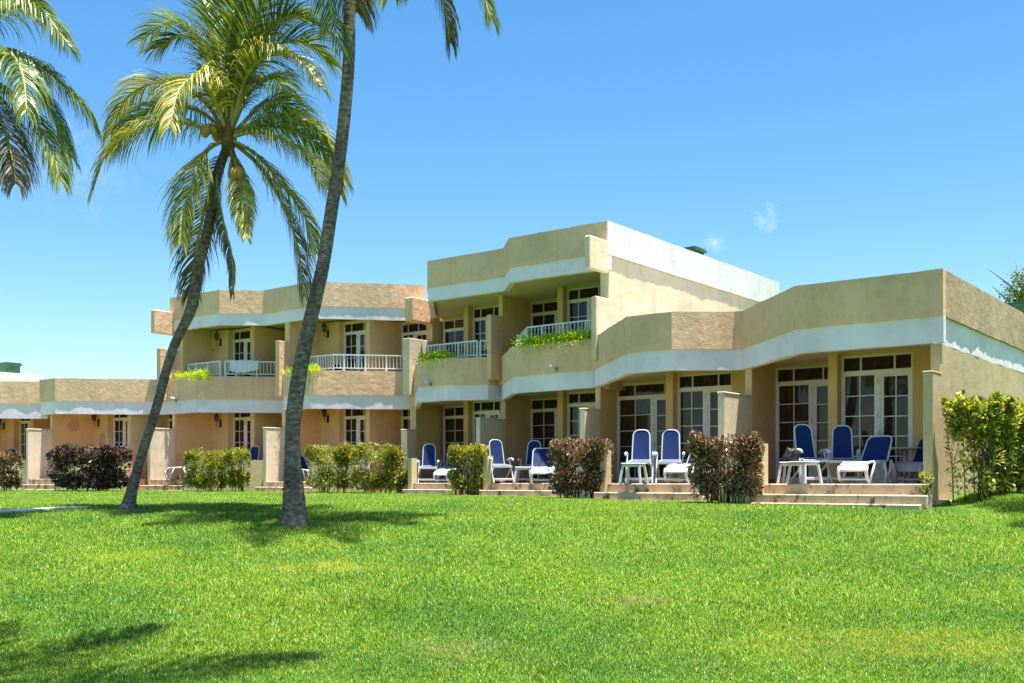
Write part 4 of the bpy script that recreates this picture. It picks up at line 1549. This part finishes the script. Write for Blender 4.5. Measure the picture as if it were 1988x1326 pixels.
def shrub(name, cat, label, px, Y, w, dep, z_bot, z_top, n, leaf, mat, group, top_wob=0.12, stems=9, stem_r=0.012, boxy=0.75, seed=1, clusters=26, bare=0.35, zoff=0.0, bpow=1.0):
    """a clipped bush: leaf clumps on a boxy, uneven volume, bare stems below"""
    x, y = at(px, Y)
    zg = float(ground(Y, x)) + zoff
    r = thing(name, label, cat, (x, y, zg), -TH * 0.5, group)
    rg = np.random.default_rng(seed)
    h0, h1 = z_bot - zg, z_top - zg
    # clump centres
    K = clusters
    cc = rg.uniform(-1, 1, (K, 3))
    sgn = np.sign(cc)
    cc = sgn * np.abs(cc) ** 0.55
    P, Dn = [], []
    per = n // K
    for k in range(K):
        c = cc[k]
        rad = rg.uniform(0.22, 0.42)
        q = rg.normal(size=(per, 3))
        q /= np.linalg.norm(q, axis=1)[:, None]
        rr = rg.random(per) ** 0.45
        pts = c * np.array([0.80, 0.78, 0.80]) + q * (rr * rad)[:, None] * np.array([1, 1, 0.8])
        P.append(pts)
        Dn.append(q * 0.8 + c * 0.4)
    # fill the body so that it is not see-through everywhere
    m = int(n * 0.55)
    q = rg.uniform(-1, 1, (m, 3))
    q = np.sign(q) * np.abs(q) ** 0.6 * np.array([0.93, 0.9, 0.93])
    P.append(q)
    Dn.append(q * 0.9 + rg.normal(size=(m, 3)) * 0.6)
    P = np.concatenate(P)
    Dn = np.concatenate(Dn)
    ex = 2.0 + 6 * boxy
    nn = (np.abs(P[:, 0]) ** ex + np.abs(P[:, 1]) ** 2.4 + np.abs(P[:, 2]) ** ex) ** (1 / ex)
    P = P / np.maximum(1.0, nn / 1.0)[:, None]
    # uneven outline
    wob = np.array([mnoise.noise(Vector((a * 1.7 + seed, b * 1.7, c * 1.7))) for a, b, c in P])
    P = P * (1 + 0.20 * wob)[:, None]
    # thin out the lower part so that the stems show
    keep = rg.random(len(P)) < np.maximum(np.clip((P[:, 2] + 1.0) / (2 * bare + 1e-6), 0.0, 1.0) ** bpow, 0.06)
    P, Dn = P[keep], Dn[keep]
    tw = np.array([mnoise.noise(Vector((a * 2.3 + seed * 3.1, b * 2.0, 0.5))) for a, b, c in P])
    zz = (P[:, 2] + 1) / 2
    pos = np.stack([P[:, 0] * w / 2 * (0.86 + 0.14 * np.minimum(1, zz * 2.2)), P[:, 1] * dep / 2, h0 + zz * (h1 - h0) * (1 + top_wob * tw)], -1)
    # a few shoots above the clipped top
    Dn = Dn + np.array([0, 0, 0.35])
    Dn /= np.linalg.norm(Dn, axis=1)[:, None]
    nl = len(pos)
    L = leaf * rg.uniform(0.65, 1.3, nl)
    W = L * rg.uniform(0.36, 0.52, nl)
    leaf_cloud(pos - Dn * (L * 0.4)[:, None], Dn, L, W, 'foliage', mat, r, up=(0, 0, 1.0))
    sm = MB()
    for k in range(stems):
        a, b = rg.uniform(-0.42, 0.42) * w, rg.uniform(-0.35, 0.35) * dep
        t = rg.uniform(0.55, 0.95)
        bx_, by_ = a * 0.75, b * 0.7
        pts = [(bx_, by_, -0.05), (bx_ + (a - bx_) * 0.4 + rg.normal() * 0.02, by_, h1 * t * 0.4), (a * 1.05, b, h1 * t)]
        sm.tube(pts, [stem_r * 1.4, stem_r, stem_r * 0.5], 6)
        for _ in range(2):
            s0 = Vector(pts[1])
            e = s0 + Vector((rg.normal() * 0.14 * w, rg.normal() * 0.1 * dep, h1 * rg.uniform(0.25, 0.5)))
            sm.tube([s0, (s0 + e) / 2 + Vector((rg.normal() * 0.02, 0, 0)), e], [stem_r * 0.8, stem_r * 0.6, stem_r * 0.35], 5)
    sm.obj('stems', STEMM, r)
    return r


GC, GG = 'bronze and purple croton bushes in front of the patios', 'clipped yellow green bushes in front of the patios'
zt = lambda py, Y: (HY - py) / F * Y
shrub('croton_bush', 'bush', 'wide purple croton hedge left of the leaning left palm', 171, 36.0, 3.05, 1.1, -0.28, zt(868, 36), 9000, 0.13, CROTOND, GC, 0.16, 16, seed=3, clusters=44, bare=0.12)
shrub('croton_bush', 'bush', 'small dark red croton bush at the left edge of the photo', 8, 36.5, 1.2, 0.9, -0.25, zt(878, 36.5), 3200, 0.125, CROTON, GC, 0.15, 8, seed=4, bare=0.15)
shrub('croton_bush', 'bush', 'middle bronze croton bush with pink tips beside the third patio', 1125, 24.5, 1.42, 0.95, -0.36, zt(851, 24.5), 9000, 0.10, CROTON, GC, 0.14, 16, seed=5, clusters=34, bare=0.38)
shrub('croton_bush', 'bush', 'nearest bronze croton bush with a pointed top and bare stems', 1410, 20.35, 1.38, 0.95, -0.36, zt(844, 20.35), 9500, 0.09, CROTON, GC, 0.13, 18, seed=16, clusters=44, bare=0.42)
shrub('green_bush', 'bush', 'square green bush left of the slim one in front of the long bare wall', 399, 35.8, 1.42, 1.0, -0.28, zt(873, 35.8), 7500, 0.09, HEDGE, GG, 0.10, 10, seed=7, clusters=30, bare=0.2)
shrub('green_bush', 'bush', 'slim upright green bush before the low wall', 463, 35.6, 0.80, 0.7, -0.28, zt(870, 35.6), 3800, 0.09, HEDGE, GG, 0.14, 7, seed=8, clusters=18, bare=0.25, boxy=0.4)
shrub('green_bush', 'bush', 'left half of the long green hedge, next to the front palm trunk', 646, 33.6, 1.62, 1.0, -0.32, zt(864, 33.6), 8000, 0.09, HEDGE, GG, 0.12, 12, seed=9, clusters=32, bare=0.3)
shrub('green_bush', 'bush', 'right half of the long green hedge, with a taller shoot', 737, 33.0, 1.62, 1.05, -0.34, zt(863, 33.0), 8000, 0.09, HEDGE, GG, 0.15, 10, seed=10, clusters=32, bare=0.22)
shrub('green_bush', 'bush', 'single square green bush between two patios left of the middle', 912, 29.9, 1.14, 0.95, -0.36, zt(862, 29.9), 7500, 0.083, HEDGE, GG, 0.09, 14, seed=12, clusters=26, bare=0.32)
# tall variegated shrubs along the end wall
GA = 'tall leafy shrubs along the sunny end wall'
for (px, Y, w_, zt_, n_, sd_, lb) in ((1886, 18.7, 0.66, 1.50, 2600, 21, 'first tall variegated shrub beside the fin, hanging dark leaves to its left'),
                                      (1922, 19.0, 0.66, 1.44, 2600, 22, 'bare stemmed variegated shrub in the middle of the end wall row'),
                                      (1960, 19.3, 0.74, 1.42, 3000, 23, 'thick leafy variegated shrub near the right edge of the photo'),
                                      (2010, 19.6, 0.9, 1.45, 2600, 24, 'variegated shrub cut off by the right edge of the photo')):
    shrub('tall_shrub', 'shrub', lb, px, Y, w_ * 1.4, 0.7, -0.24, zt_ - 0.03, int(n_ * 2.3), 0.11, ARALIA, GA, 0.16, 10, 0.008, 0.6, sd_, 30, 0.78, 0.0, 2.3 if sd_ < 23 else 0.9)
shrub('weed_plant', 'plant', 'small green weed growing beside the end fin wall above the steps', 1799, 18.55, 0.22, 0.2, -0.22, 0.16, 240, 0.07, ARALIA, None, 0.2, 4, 0.006, 0.2, 31, 8, 0.2)


def fern(label, pts, z, n, seed, hang=0.0, hgt=0.22):
    """feathery balcony fern filling a planter along a line of terrace points"""
    rg = np.random.default_rng(seed)
    (u0, v0), (u1, v1) = pts
    xm, ym = uv((u0 + u1) / 2, (v0 + v1) / 2)
    r = thing('balcony_fern', label, 'plant', (xm, ym, z), 0, 'ferns in the balcony planters')
    t = rg.random(n)
    u_ = u0 + (u1 - u0) * t + rg.normal(0, 0.03, n)
    v_ = v0 + (v1 - v0) * t + rg.normal(0, 0.07, n)
    X, Yy = uv(u_, v_)
    lump = 0.55 + 0.45 * np.array([mnoise.noise(Vector((a * 5.0 + seed, 0.3, 0.7))) for a in t * (abs(u1 - u0) + 1)])
    base = np.stack([X - xm, Yy - ym, np.full(n, -0.06)], -1)
    D = unit_vecs(n, (0, 0, 1.4))
    D[:, 0] += -ST * 0.35
    D[:, 1] += -CT * 0.35
    hh = hgt * (0.4 + 0.9 * lump) * rg.uniform(0.6, 1.25, n)
    P, DD, LL = [], [], []
    for k in range(5):
        s = (k + 0.5) / 5
        p = base + D * (hh * s)[:, None] - np.array([0, 0, 1]) * (hh * 0.25 * s * s)[:, None]
        d = D + rg.normal(size=(n, 3)) * 0.75
        d /= np.linalg.norm(d, axis=1)[:, None]
        P.append(p)
        DD.append(d)
        LL.append(0.075 * rg.uniform(0.6, 1.3, n))
    if hang:
        m = n // 3
        for k in range(6):
            tt = rg.choice(t, m)
            sel = rg.random(m) < 0.5
            uu = u0 + (u1 - u0) * (0.1 + 0.5 * tt)
            vv = np.full(m, min(v0, v1) - 0.24)
            xx, yy = uv(uu, vv)
            P.append(np.stack([xx - xm, yy - ym, -rg.random(m) ** 1.6 * hang + 0.08], -1))
            DD.append(unit_vecs(m, (0, 0, -0.8)))
            LL.append(0.06 * rg.uniform(0.6, 1.2, m))
    P, DD, LL = np.concatenate(P), np.concatenate(DD), np.concatenate(LL)
    leaf_cloud(P, DD, LL, LL * 0.34, 'fronds', FERN, r)


fern('full bright green fern filling the middle right balcony planter', ((15.8, 24.36), (18.3, 24.42)), 3.88, 1900, 41, 0.0, 0.50)
fern('bright green fern in the planter left of the middle fin wall', ((21.9, 25.36), (23.05, 25.36)), 3.88, 760, 42, 0.0, 0.44)
fern('trailing bright green fern behind the front palm trunk', ((27.9, 25.22), (29.35, 25.25)), 3.86, 800, 43, 0.5, 0.42)
fern('bright green fern in the planter left of the towel', ((32.55, 24.08), (34.3, 24.12)), 3.86, 1000, 44, 0.2, 0.42)


# ------------------------------------------------------------------ palms
def catmull(pts, n):
    pts = [Vector(p) for p in pts]
    P = [pts[0] * 2 - pts[1]] + pts + [pts[-1] * 2 - pts[-2]]
    out = []
    m = len(pts) - 1
    for k in range(n + 1):
        s = k / n * m
        i = min(int(s), m - 1)
        t = s - i
        p0, p1, p2, p3 = P[i], P[i + 1], P[i + 2], P[i + 3]
        out.append(0.5 * ((2 * p1) + (p2 - p0) * t + (2 * p0 - 5 * p1 + 4 * p2 - p3) * t * t + (3 * p1 - p0 - 3 * p2 + p3) * t ** 3))
    return out


def frond(pts, mat, parent, off, leafl=0.92, droop=0.5, seed=0, dens=125, ragged=0.05, start=0.14, w=0.022):
    rg = random.Random(seed)
    n = 46
    path = catmull(pts, n)
    vs, fs = [], []
    prevS = None

    def frame(i):
        nonlocal prevS
        t = (path[min(i + 1, n)] - path[max(i - 1, 0)]).normalized()
        s = t.cross(Vector((0, 0, 1)))
        if s.length < 0.25 and prevS is not None:
            s = prevS * 1.0
        s = (s - t * s.dot(t)).normalized()
        if prevS is not None and s.dot(prevS) < -0.2:
            s = -s
        if prevS is not None:
            s = (s * 0.45 + prevS * 0.55)
            s = (s - t * s.dot(t)).normalized()
        prevS = s
        return t, s, s.cross(t).normalized()

    frames = [frame(i) for i in range(n + 1)]
    for sg in (-1, 1):
        for k in range(dens):
            tt = start + (1 - start) * (k + rg.random() * 0.7) / dens
            if rg.random() < ragged:
                continue
            i = min(int(tt * n), n)
            t, s, nn = frames[i]
            fr_ = tt * n - i
            p = path[i].lerp(path[min(i + 1, n)], fr_)
            q = (tt - start) / (1 - start)
            prof = min(1.0, 0.45 + 2.4 * q) * (1 - 0.62 * max(0, q - 0.45) / 0.55)
            L = leafl * prof * rg.uniform(0.82, 1.12)
            fwd = 0.45 + 0.55 * q
            D = (t * fwd + s * sg * (0.85 - 0.25 * q) + nn * 0.22 + Vector((rg.gauss(0, 0.07), rg.gauss(0, 0.07), rg.gauss(0, 0.07)))).normalized()
            dr = droop * 1.35 * rg.uniform(0.7, 1.35)
            pts_ = [p]
            d = D
            seg = 4
            for j in range(seg):
                d = (d + Vector((0, 0, -1)) * dr * (0.12 + 0.26 * j)).normalized()
                pts_.append(pts_[-1] + d * (L / seg))
            base = len(vs)
            wv = t.cross(D)
            wv = (t - D * t.dot(D)).normalized()
            tw = rg.gauss(0, 0.35)
            wv = (wv * math.cos(tw) + D.cross(wv) * math.sin(tw))
            for j, pp in enumerate(pts_):
                hw = w * 0.5 * (0.7, 1.0, 0.9, 0.6, 0.12)[j] * (0.75 + 0.25 * prof)
                vs.append(pp + wv * hw)
                vs.append(pp - wv * hw)
            for j in range(seg):
                fs.append((base + 2 * j, base + 2 * j + 1, base + 2 * j + 3, base + 2 * j + 2))
    mb = MB().add(vs, fs)
    o = mb.obj('frond', mat, parent, off)
    st = MB()
    st.tube(path[::2], [0.034 * (1 - 0.85 * (i / (n / 2))) + 0.004 for i in range(len(path[::2]))], 6)
    st.obj('stalk', PETI, o, off)
    return o


def trunk_mesh(cs, ring=0.085, n=26, swell=0.0, seed=0):
    """cs: list of (Vector centre, radius)"""
    P = catmull([c for c, _ in cs], 140)
    m = len(cs) - 1
    rads = [float(np.interp(k / 140 * m, range(m + 1), [r for _, r in cs])) for k in range(141)]
    # resample evenly
    L = [0]
    for a, b in zip(P, P[1:]):
        L.append(L[-1] + (b - a).length)
    N = int(L[-1] / 0.022)
    vs, fs, ringv = [], [], []
    for k in range(N + 1):
        s = L[-1] * k / N
        x = float(np.interp(s, L, [p.x for p in P]))
        y = float(np.interp(s, L, [p.y for p in P]))
        z = float(np.interp(s, L, [p.z for p in P]))
        r = float(np.interp(s, L, rads))
        ph = (s + 0.02 * math.sin(s * 5 + seed)) / ring
        saw = (ph - math.floor(ph))
        for j in range(n):
            a = 2 * math.pi * j / n
            nz = mnoise.noise(Vector((math.cos(a) * 1.6, math.sin(a) * 1.6, s * 3.2 + seed)))
            nz2 = mnoise.noise(Vector((math.cos(a) * 4, math.sin(a) * 4, s * 11 + seed)))
            sw = (ph + 0.35 * nz + 0.12 * nz2) % 1.0
            rr_ = r * (1 + 0.045 * nz + 0.03 * nz2 + 0.055 * (sw - 0.5))
            ringv.append(sw)
            vs.append((x + rr_ * math.cos(a), y + rr_ * math.sin(a), z))
    for k in range(N):
        for j in range(n):
            fs.append((k * n + j, k * n + (j + 1) % n, (k + 1) * n + (j + 1) % n, (k + 1) * n + j))
    fs.append(tuple(N * n + j for j in range(n)))
    mb = MB().add(vs, fs, True)
    mb.ring = ringv
    return mb


def px3(px, py, Y):
    return Vector(((px - CX) / F * Y, Y, (HY - py) / F * Y))


def palm(label, trunk_px, Yb, Yt, crown_px, fronds, cocos, seed, base_px=None):
    """trunk_px: (x centre, y, width) along the trunk from the base upward"""
    cs = []
    m = len(trunk_px) - 1
    ys = [t[1] for t in trunk_px]
    for (x, y, w_) in trunk_px:
        k = (ys[0] - y) / (ys[0] - ys[-1])
        Y = Yb + (Yt - Yb) * k
        cs.append((px3(x, y, Y), w_ / 2 / F * Y))
    b = cs[0][0]
    gz = float(ground(b.y, b.x))
    cs = [(Vector((b.x + (b.x - cs[1][0].x) * 0.1, b.y, gz - 0.12)), cs[0][1] * 1.06)] + cs
    r = thing('coconut_palm', label, 'palm tree', (b.x, b.y, gz), 0, 'coconut palms on the lawn')
    off = (b.x, b.y, gz)
    trunk_mesh(cs, seed=seed).obj('trunk', BARK, r, off)
    c = px3(*crown_px, Yt)
    hm = MB()
    hm.lathe([(0.085, -0.30), (0.115, -0.12), (0.125, 0.02), (0.09, 0.2), (0.05, 0.4), (0.02, 0.6)], (c.x, c.y, c.z), 12)
    hm.v = [tuple(Vector(p) + Vector((mnoise.noise(Vector(p) * 7), mnoise.noise(Vector(p) * 7 + Vector((5, 0, 0))), 0)) * 0.05) for p in hm.v]
    hm.obj('crown_sheath', SHEATH, r, off)
    rg = random.Random(seed)
    for k, (pts, dY, mat, kw) in enumerate(fronds):
        n = len(pts) - 1
        P = [px3(x, y, Yt + dY * (j / n) ** 1.2) for j, (x, y) in enumerate(pts)]
        P[0] = c + (P[1] - c) * 0.06 + Vector((0, 0, 0.0))
        frond(P, mat, r, off, seed=seed * 100 + k, **kw)
    for (x, y, d_) in cocos:
        p = px3(x, y, Yt + d_)
        m = MB()
        m.lathe([(0.01, -0.115), (0.05, -0.098), (0.082, -0.043), (0.088, 0.0), (0.076, 0.055), (0.042, 0.098), (0.01, 0.11)], (p.x, p.y, p.z), 14)
        m.obj('coconut', COCO, r, off)
    if cocos:
        m = MB()
        for (x, y, d_) in cocos:
            p = px3(x, y, Yt + d_)
            m.tube([c + Vector((0, -0.05, -0.05)), (c + p) / 2 + Vector((0, -0.08, 0.12)), p + Vector((0, 0, 0.12))], [0.02, 0.013, 0.009], 6)
        m.obj('fruit_stalk', SHEATH, r, off)
    return r


g_, y_, d_ = FROND, FRONDY, FRONDD
K = dict
palm2 = [
    ([(443, 262), (432, 180), (402, 92), (337, 42), (274, 78)], 0.9, g_, K(droop=0.32)),
    ([(443, 260), (430, 130), (410, 40), (380, -25)], 0.5, g_, K(droop=0.28)),
    ([(450, 240), (462, 80), (482, -30), (500, -90)], 0.2, g_, K(droop=0.22)),
    ([(452, 240), (478, 120), (530, 48), (600, 30)], 1.1, g_, K(droop=0.3)),
    ([(455, 240), (505, 115), (585, 80), (650, 128)], 0.6, g_, K(droop=0.3)),
    ([(452, 240), (480, 145), (530, 104), (583, 116), (622, 168)], -0.9, y_, K(droop=0.55)),
    ([(452, 262), (500, 236), (565, 227), (618, 252), (648, 300), (668, 350)], 0.7, y_, K(droop=0.7)),
    ([(450, 270), (495, 256), (552, 272), (602, 308), (634, 368)], -0.7, y_, K(droop=0.6)),
    ([(465, 250), (515, 200), (555, 204), (580, 240)], 1.5, g_, K(droop=0.6)),
    ([(452, 280), (500, 302), (545, 356), (590, 416), (614, 492)], -0.5, y_, K(droop=0.7)),
    ([(455, 285), (505, 325), (555, 410), (580, 490), (590, 572)], 0.5, d_, K(droop=0.8, ragged=0.15)),
    ([(440, 268), (390, 247), (325, 236), (258, 258), (205, 302), (180, 370)], -0.4, y_, K(droop=0.75)),
    ([(440, 255), (395, 195), (322, 160), (250, 186), (215, 262)], 0.8, y_, K(droop=0.6)),
    ([(440, 250), (415, 190), (380, 152), (346, 178), (330, 246)], -1.4, y_, K(droop=0.6)),
    ([(440, 270), (405, 290), (382, 330), (360, 400), (350, 470)], -0.9, y_, K(droop=0.55)),
    ([(440, 275), (418, 330), (394, 420), (376, 510), (370, 566)], 0.6, d_, K(droop=0.6, ragged=0.12)),
    ([(450, 285), (463, 340), (470, 400), (478, 460)], -0.9, y_, K(droop=0.7, leafl=0.5)),
    ([(440, 280), (420, 345), (432, 425), (450, 500), (452, 570)], -0.3, d_, K(droop=0.9, leafl=0.42, ragged=0.2)),
    ([(446, 240), (442, 165), (455, 105), (495, 92)], 1.9, g_, K(droop=0.4)),
    ([(450, 245), (490, 170), (530, 150), (565, 190)], 1.9, g_, K(droop=0.5)),
    ([(448, 240), (468, 110), (505, 20), (560, -30)], -0.5, g_, K(droop=0.25)),
    ([(446, 245), (436, 140), (448, 40), (455, -50)], -0.4, g_, K(droop=0.22)),
    ([(440, 262), (395, 220), (330, 206), (262, 226), (220, 292)], 0.3, g_, K(droop=0.7)),
    ([(452, 262), (510, 246), (582, 258), (632, 302), (656, 372)], 1.1, g_, K(droop=0.7)),
    ([(452, 240), (500, 100), (560, 30), (630, 55)], -0.2, g_, K(droop=0.35)),
    ([(440, 250), (408, 130), (360, 70), (300, 95)], 0.1, g_, K(droop=0.4)),
]
cocos2 = [(398, 254, -0.2), (414, 250, -0.1), (452, 338, -0.35), (465, 336, -0.3), (458, 330, -0.15), (421, 262, 0.1)]
palm('left leaning coconut palm with its whole yellow green crown and coconuts in view',
     [(249, 986, 33), (254, 960, 23), (270, 900, 18.5), (301, 800, 18.5), (335, 680, 18.5), (371, 600, 22), (384, 522, 22), (405, 440, 20), (419, 354, 18), (440, 285, 18)],
     18.0, 18.0, (443, 268), palm2, cocos2, 2)

palm1 = [
    ([(735, -190), (680, -190), (645, -110), (640, 0), (662, 98)], -0.6, g_, K(droop=0.6)),
    ([(735, -190), (700, -170), (672, -80), (685, -10), (692, 22)], 0.9, d_, K(droop=0.7)),
    ([(735, -190), (752, -200), (775, -120), (768, -55), (762, -15)], -0.6, y_, K(droop=0.7)),
    ([(735, -190), (790, -190), (838, -70), (865, 20), (874, 85)], 0.3, d_, K(droop=0.8, leafl=0.85)),
    ([(735, -190), (830, -220), (900, -110), (935, -20), (953, 38)], -0.4, g_, K(droop=0.7, leafl=0.85)),
    ([(735, -190), (840, -290), (960, -270), (1040, -170)], 0.6, y_, K(droop=0.6)),
    ([(735, -190), (640, -260), (540, -230), (470, -120)], 0.5, g_, K(droop=0.6)),
    ([(735, -190), (650, -330), (540, -370), (450, -300)], -0.8, g_, K(droop=0.5)),
    ([(735, -190), (780, -360), (880, -430), (980, -400)], 0.8, g_, K(droop=0.4)),
    ([(735, -190), (730, -350), (700, -460), (640, -520)], 0.3, g_, K(droop=0.3)),
    ([(735, -190), (720, -300), (700, -330), (690, -240)], -2.6, g_, K(droop=0.5)),
    ([(735, -190), (760, -300), (790, -330), (800, -230)], 2.6, g_, K(droop=0.5)),
    ([(735, -190), (800, -300), (850, -310), (870, -230)], -2.2, g_, K(droop=0.5)),
    ([(735, -190), (680, -300), (620, -320), (600, -230)], 2.2, g_, K(droop=0.5)),
]
palm('front leaning coconut palm whose tall trunk runs out of the top of the photo',
     [(572, 1019, 57), (571, 985, 47), (570, 950, 40), (568, 900, 33), (568, 850, 28), (572, 790, 31), (586, 700, 30), (603, 620, 28), (626, 520, 26), (645, 400, 25), (660, 300, 24), (671, 200, 24), (678, 100, 23), (680, 0, 21.5), (700, -100, 20), (733, -180, 19)],
     16.0, 16.0, (735, -190), palm1, [], 5)

palm3 = [
    ([(-75, 90), (-30, 40), (35, 12), (82, 24), (110, 56), (132, 86)], -0.4, g_, K(droop=0.8)),
    ([(-75, 95), (-20, 86), (22, 104), (45, 150), (52, 220)], -1.2, g_, K(droop=0.6)),
    ([(-75, 95), (0, 100), (75, 126), (120, 162), (160, 202), (188, 250)], 0.3, g_, K(droop=0.85)),
    ([(-75, 100), (20, 115), (72, 172), (110, 236), (138, 305)], 0.6, g_, K(droop=0.7)),
    ([(-75, 105), (0, 165), (58, 222), (98, 286), (117, 350)], -0.5, g_, K(droop=0.7)),
    ([(-75, 110), (-20, 180), (8, 250), (24, 310), (30, 356)], -0.9, d_, K(droop=0.7)),
    ([(-75, 80), (-30, 20), (30, -10), (84, 18)], 1.0, g_, K(droop=0.6)),
    ([(-75, 80), (-60, -60), (-20, -120), (50, -120)], 0.4, g_, K(droop=0.4)),
    ([(-75, 80), (-130, -40), (-200, -80), (-280, -20)], 0.3, g_, K(droop=0.4)),
    ([(-75, 90), (-160, 60), (-240, 90), (-300, 180)], -0.5, g_, K(droop=0.6)),
    ([(-75, 100), (-130, 150), (-180, 230), (-200, 330)], 0.5, g_, K(droop=0.6)),
    ([(-75, 80), (-70, 0), (-60, -40), (-50, 20)], 2.6, g_, K(droop=0.5)),
]
palm('coconut palm crown hanging into the top left corner of the photo',
     [(-190, 1000, 42), (-185, 900, 26), (-165, 700, 24), (-130, 400, 22), (-80, 120, 20)], 17.0, 17.0, (-75, 95), palm3, [], 8)

# two more palms stand just outside the picture; their fronds shade the turf


def stand_palm(loc, rz, label, root):
    return dup(root, loc, rz, label, 'coconut palms on the lawn')


def palm_free(base, top, label, seed, nf=15, length=3.1):
    b, c = Vector(base), Vector(top)
    r = thing('coconut_palm', label, 'palm tree', base, 0, 'coconut palms on the lawn')
    cs = [(b - Vector((0, 0, 0.1)), 0.24), (b + Vector((0, 0, 0.5)), 0.17)]
    for k in (0.35, 0.7, 1.0):
        p = b.lerp(c, k)
        cs.append((p, 0.15 - 0.03 * k))
    trunk_mesh(cs, seed=seed).obj('trunk', BARK, r, base)
    rg = random.Random(seed)
    for k in range(nf):
        a = 2 * math.pi * k / nf + rg.uniform(-0.2, 0.2)
        el = rg.uniform(-0.25, 0.75)
        L = length * rg.uniform(0.85, 1.1)
        d = Vector((math.cos(a) * math.cos(el), math.sin(a) * math.cos(el), math.sin(el)))
        P = [c, c + d * L * 0.35, c + d * L * 0.7 + Vector((0, 0, -0.14 * L)), c + d * L * 0.92 + Vector((0, 0, -0.42 * L))]
        frond(P, [g_, g_, y_][k % 3], r, base, seed=seed * 50 + k, droop=0.6)
    return r


palm_free((-5.4, 6.4, float(ground(6.4))), (-3.0, 6.75, 7.4), 'coconut palm left of the view whose frond shadows lie across the lower left lawn', 61, 10, 3.2)
palm_free((11.6, 15.6, float(ground(15.6))), (11.2, 16.0, 7.4), 'coconut palm right of the view whose frond shadows reach the right edge of the lawn', 62, 13, 3.0)


pr_ = palm_free((-15.5, 4.5, float(ground(4.5))), (-15.0, 4.2, 6.6), 'slim coconut palm left of the view that the glass doors mirror', 63, 15, 3.0)
for (x_, y_, rz_, lb_) in ((-22.0, 1.5, 1.3, 'second coconut palm left of the view that the glass doors mirror'), (-27.0, -5.0, 2.6, 'third coconut palm left of the view, farther off, that the glass doors mirror')):
    stand_palm((x_, y_, float(ground(y_))), rz_, lb_, pr_)


# tree behind the right wing
def far_tree():
    c = px3(2002, 572, 40.0)
    gz = float(ground(40.0))
    r = thing('broadleaf_tree', 'leafy tree with bare twigs behind the roof at the right edge', 'tree', (c.x + 0.4, 40.4, gz))
    off = (c.x + 0.4, 40.4, gz)
    t = MB()
    t.tube([(c.x + 0.4, 40.4, gz - 0.1), (c.x + 0.3, 40.4, 3), (c.x + 0.1, 40.2, 5.5), (c.x, 40, c.z)], [0.22, 0.16, 0.12, 0.05], 10)
    rg = np.random.default_rng(5)
    for k in range(16):
        a = rg.uniform(0, 6.28)
        e = Vector((c.x + 1.5 * math.cos(a), 40 + 1.3 * math.sin(a), c.z + rg.uniform(-0.5, 1.1)))
        s0 = Vector((c.x + 0.1, 40.1, 5.3 + rg.uniform(0, 1.2)))
        t.tube([s0, (s0 + e) / 2 + Vector((0, 0, 0.2)), e], [0.05, 0.03, 0.01], 6)
    for (tx, ty) in ((1944, 541), (1952, 549), (1946, 552)):
        e = px3(tx, ty, 39.8)
        s0 = px3(1975, 580, 40)
        t.tube([s0, (s0 + e) / 2 + Vector((0, 0, 0.06)), e], [0.02, 0.013, 0.006], 5)
    t.obj('trunk', STEMM, r, off)
    P = []
    for k in range(52):
        cc = np.array([c.x, 40, c.z]) + rg.normal(size=3) * np.array([0.62, 0.6, 0.42])
        q = rg.normal(size=(60, 3)) * 0.17
        P.append(cc + q)
    P = np.concatenate(P) - np.array(off)
    n = len(P)
    L = rg.uniform(0.09, 0.17, n)
    leaf_cloud(P, unit_vecs(n, (0, 0, 0.3)), L, L * 0.5, 'crown', TREEL, r)


far_tree()


# little marker stake beside the left palm
sx, sy = at(285, 17.75)
sz = float(ground(sy, sx))
st_ = thing('garden_stake', 'short brown stake with a pale tip standing in the lawn beside the left palm', 'stake', (sx, sy, sz))
m = MB()
m.tube([(0, 0, -0.05), (0.002, 0, 0.115)], 0.013, 8)
m.obj('stake_post', STEMM, st_)
m = MB()
m.lathe([(0.014, 0.115), (0.017, 0.13), (0.013, 0.16), (0.004, 0.165)], (0, 0, 0), 10)
m.obj('cap', RESIN, st_)
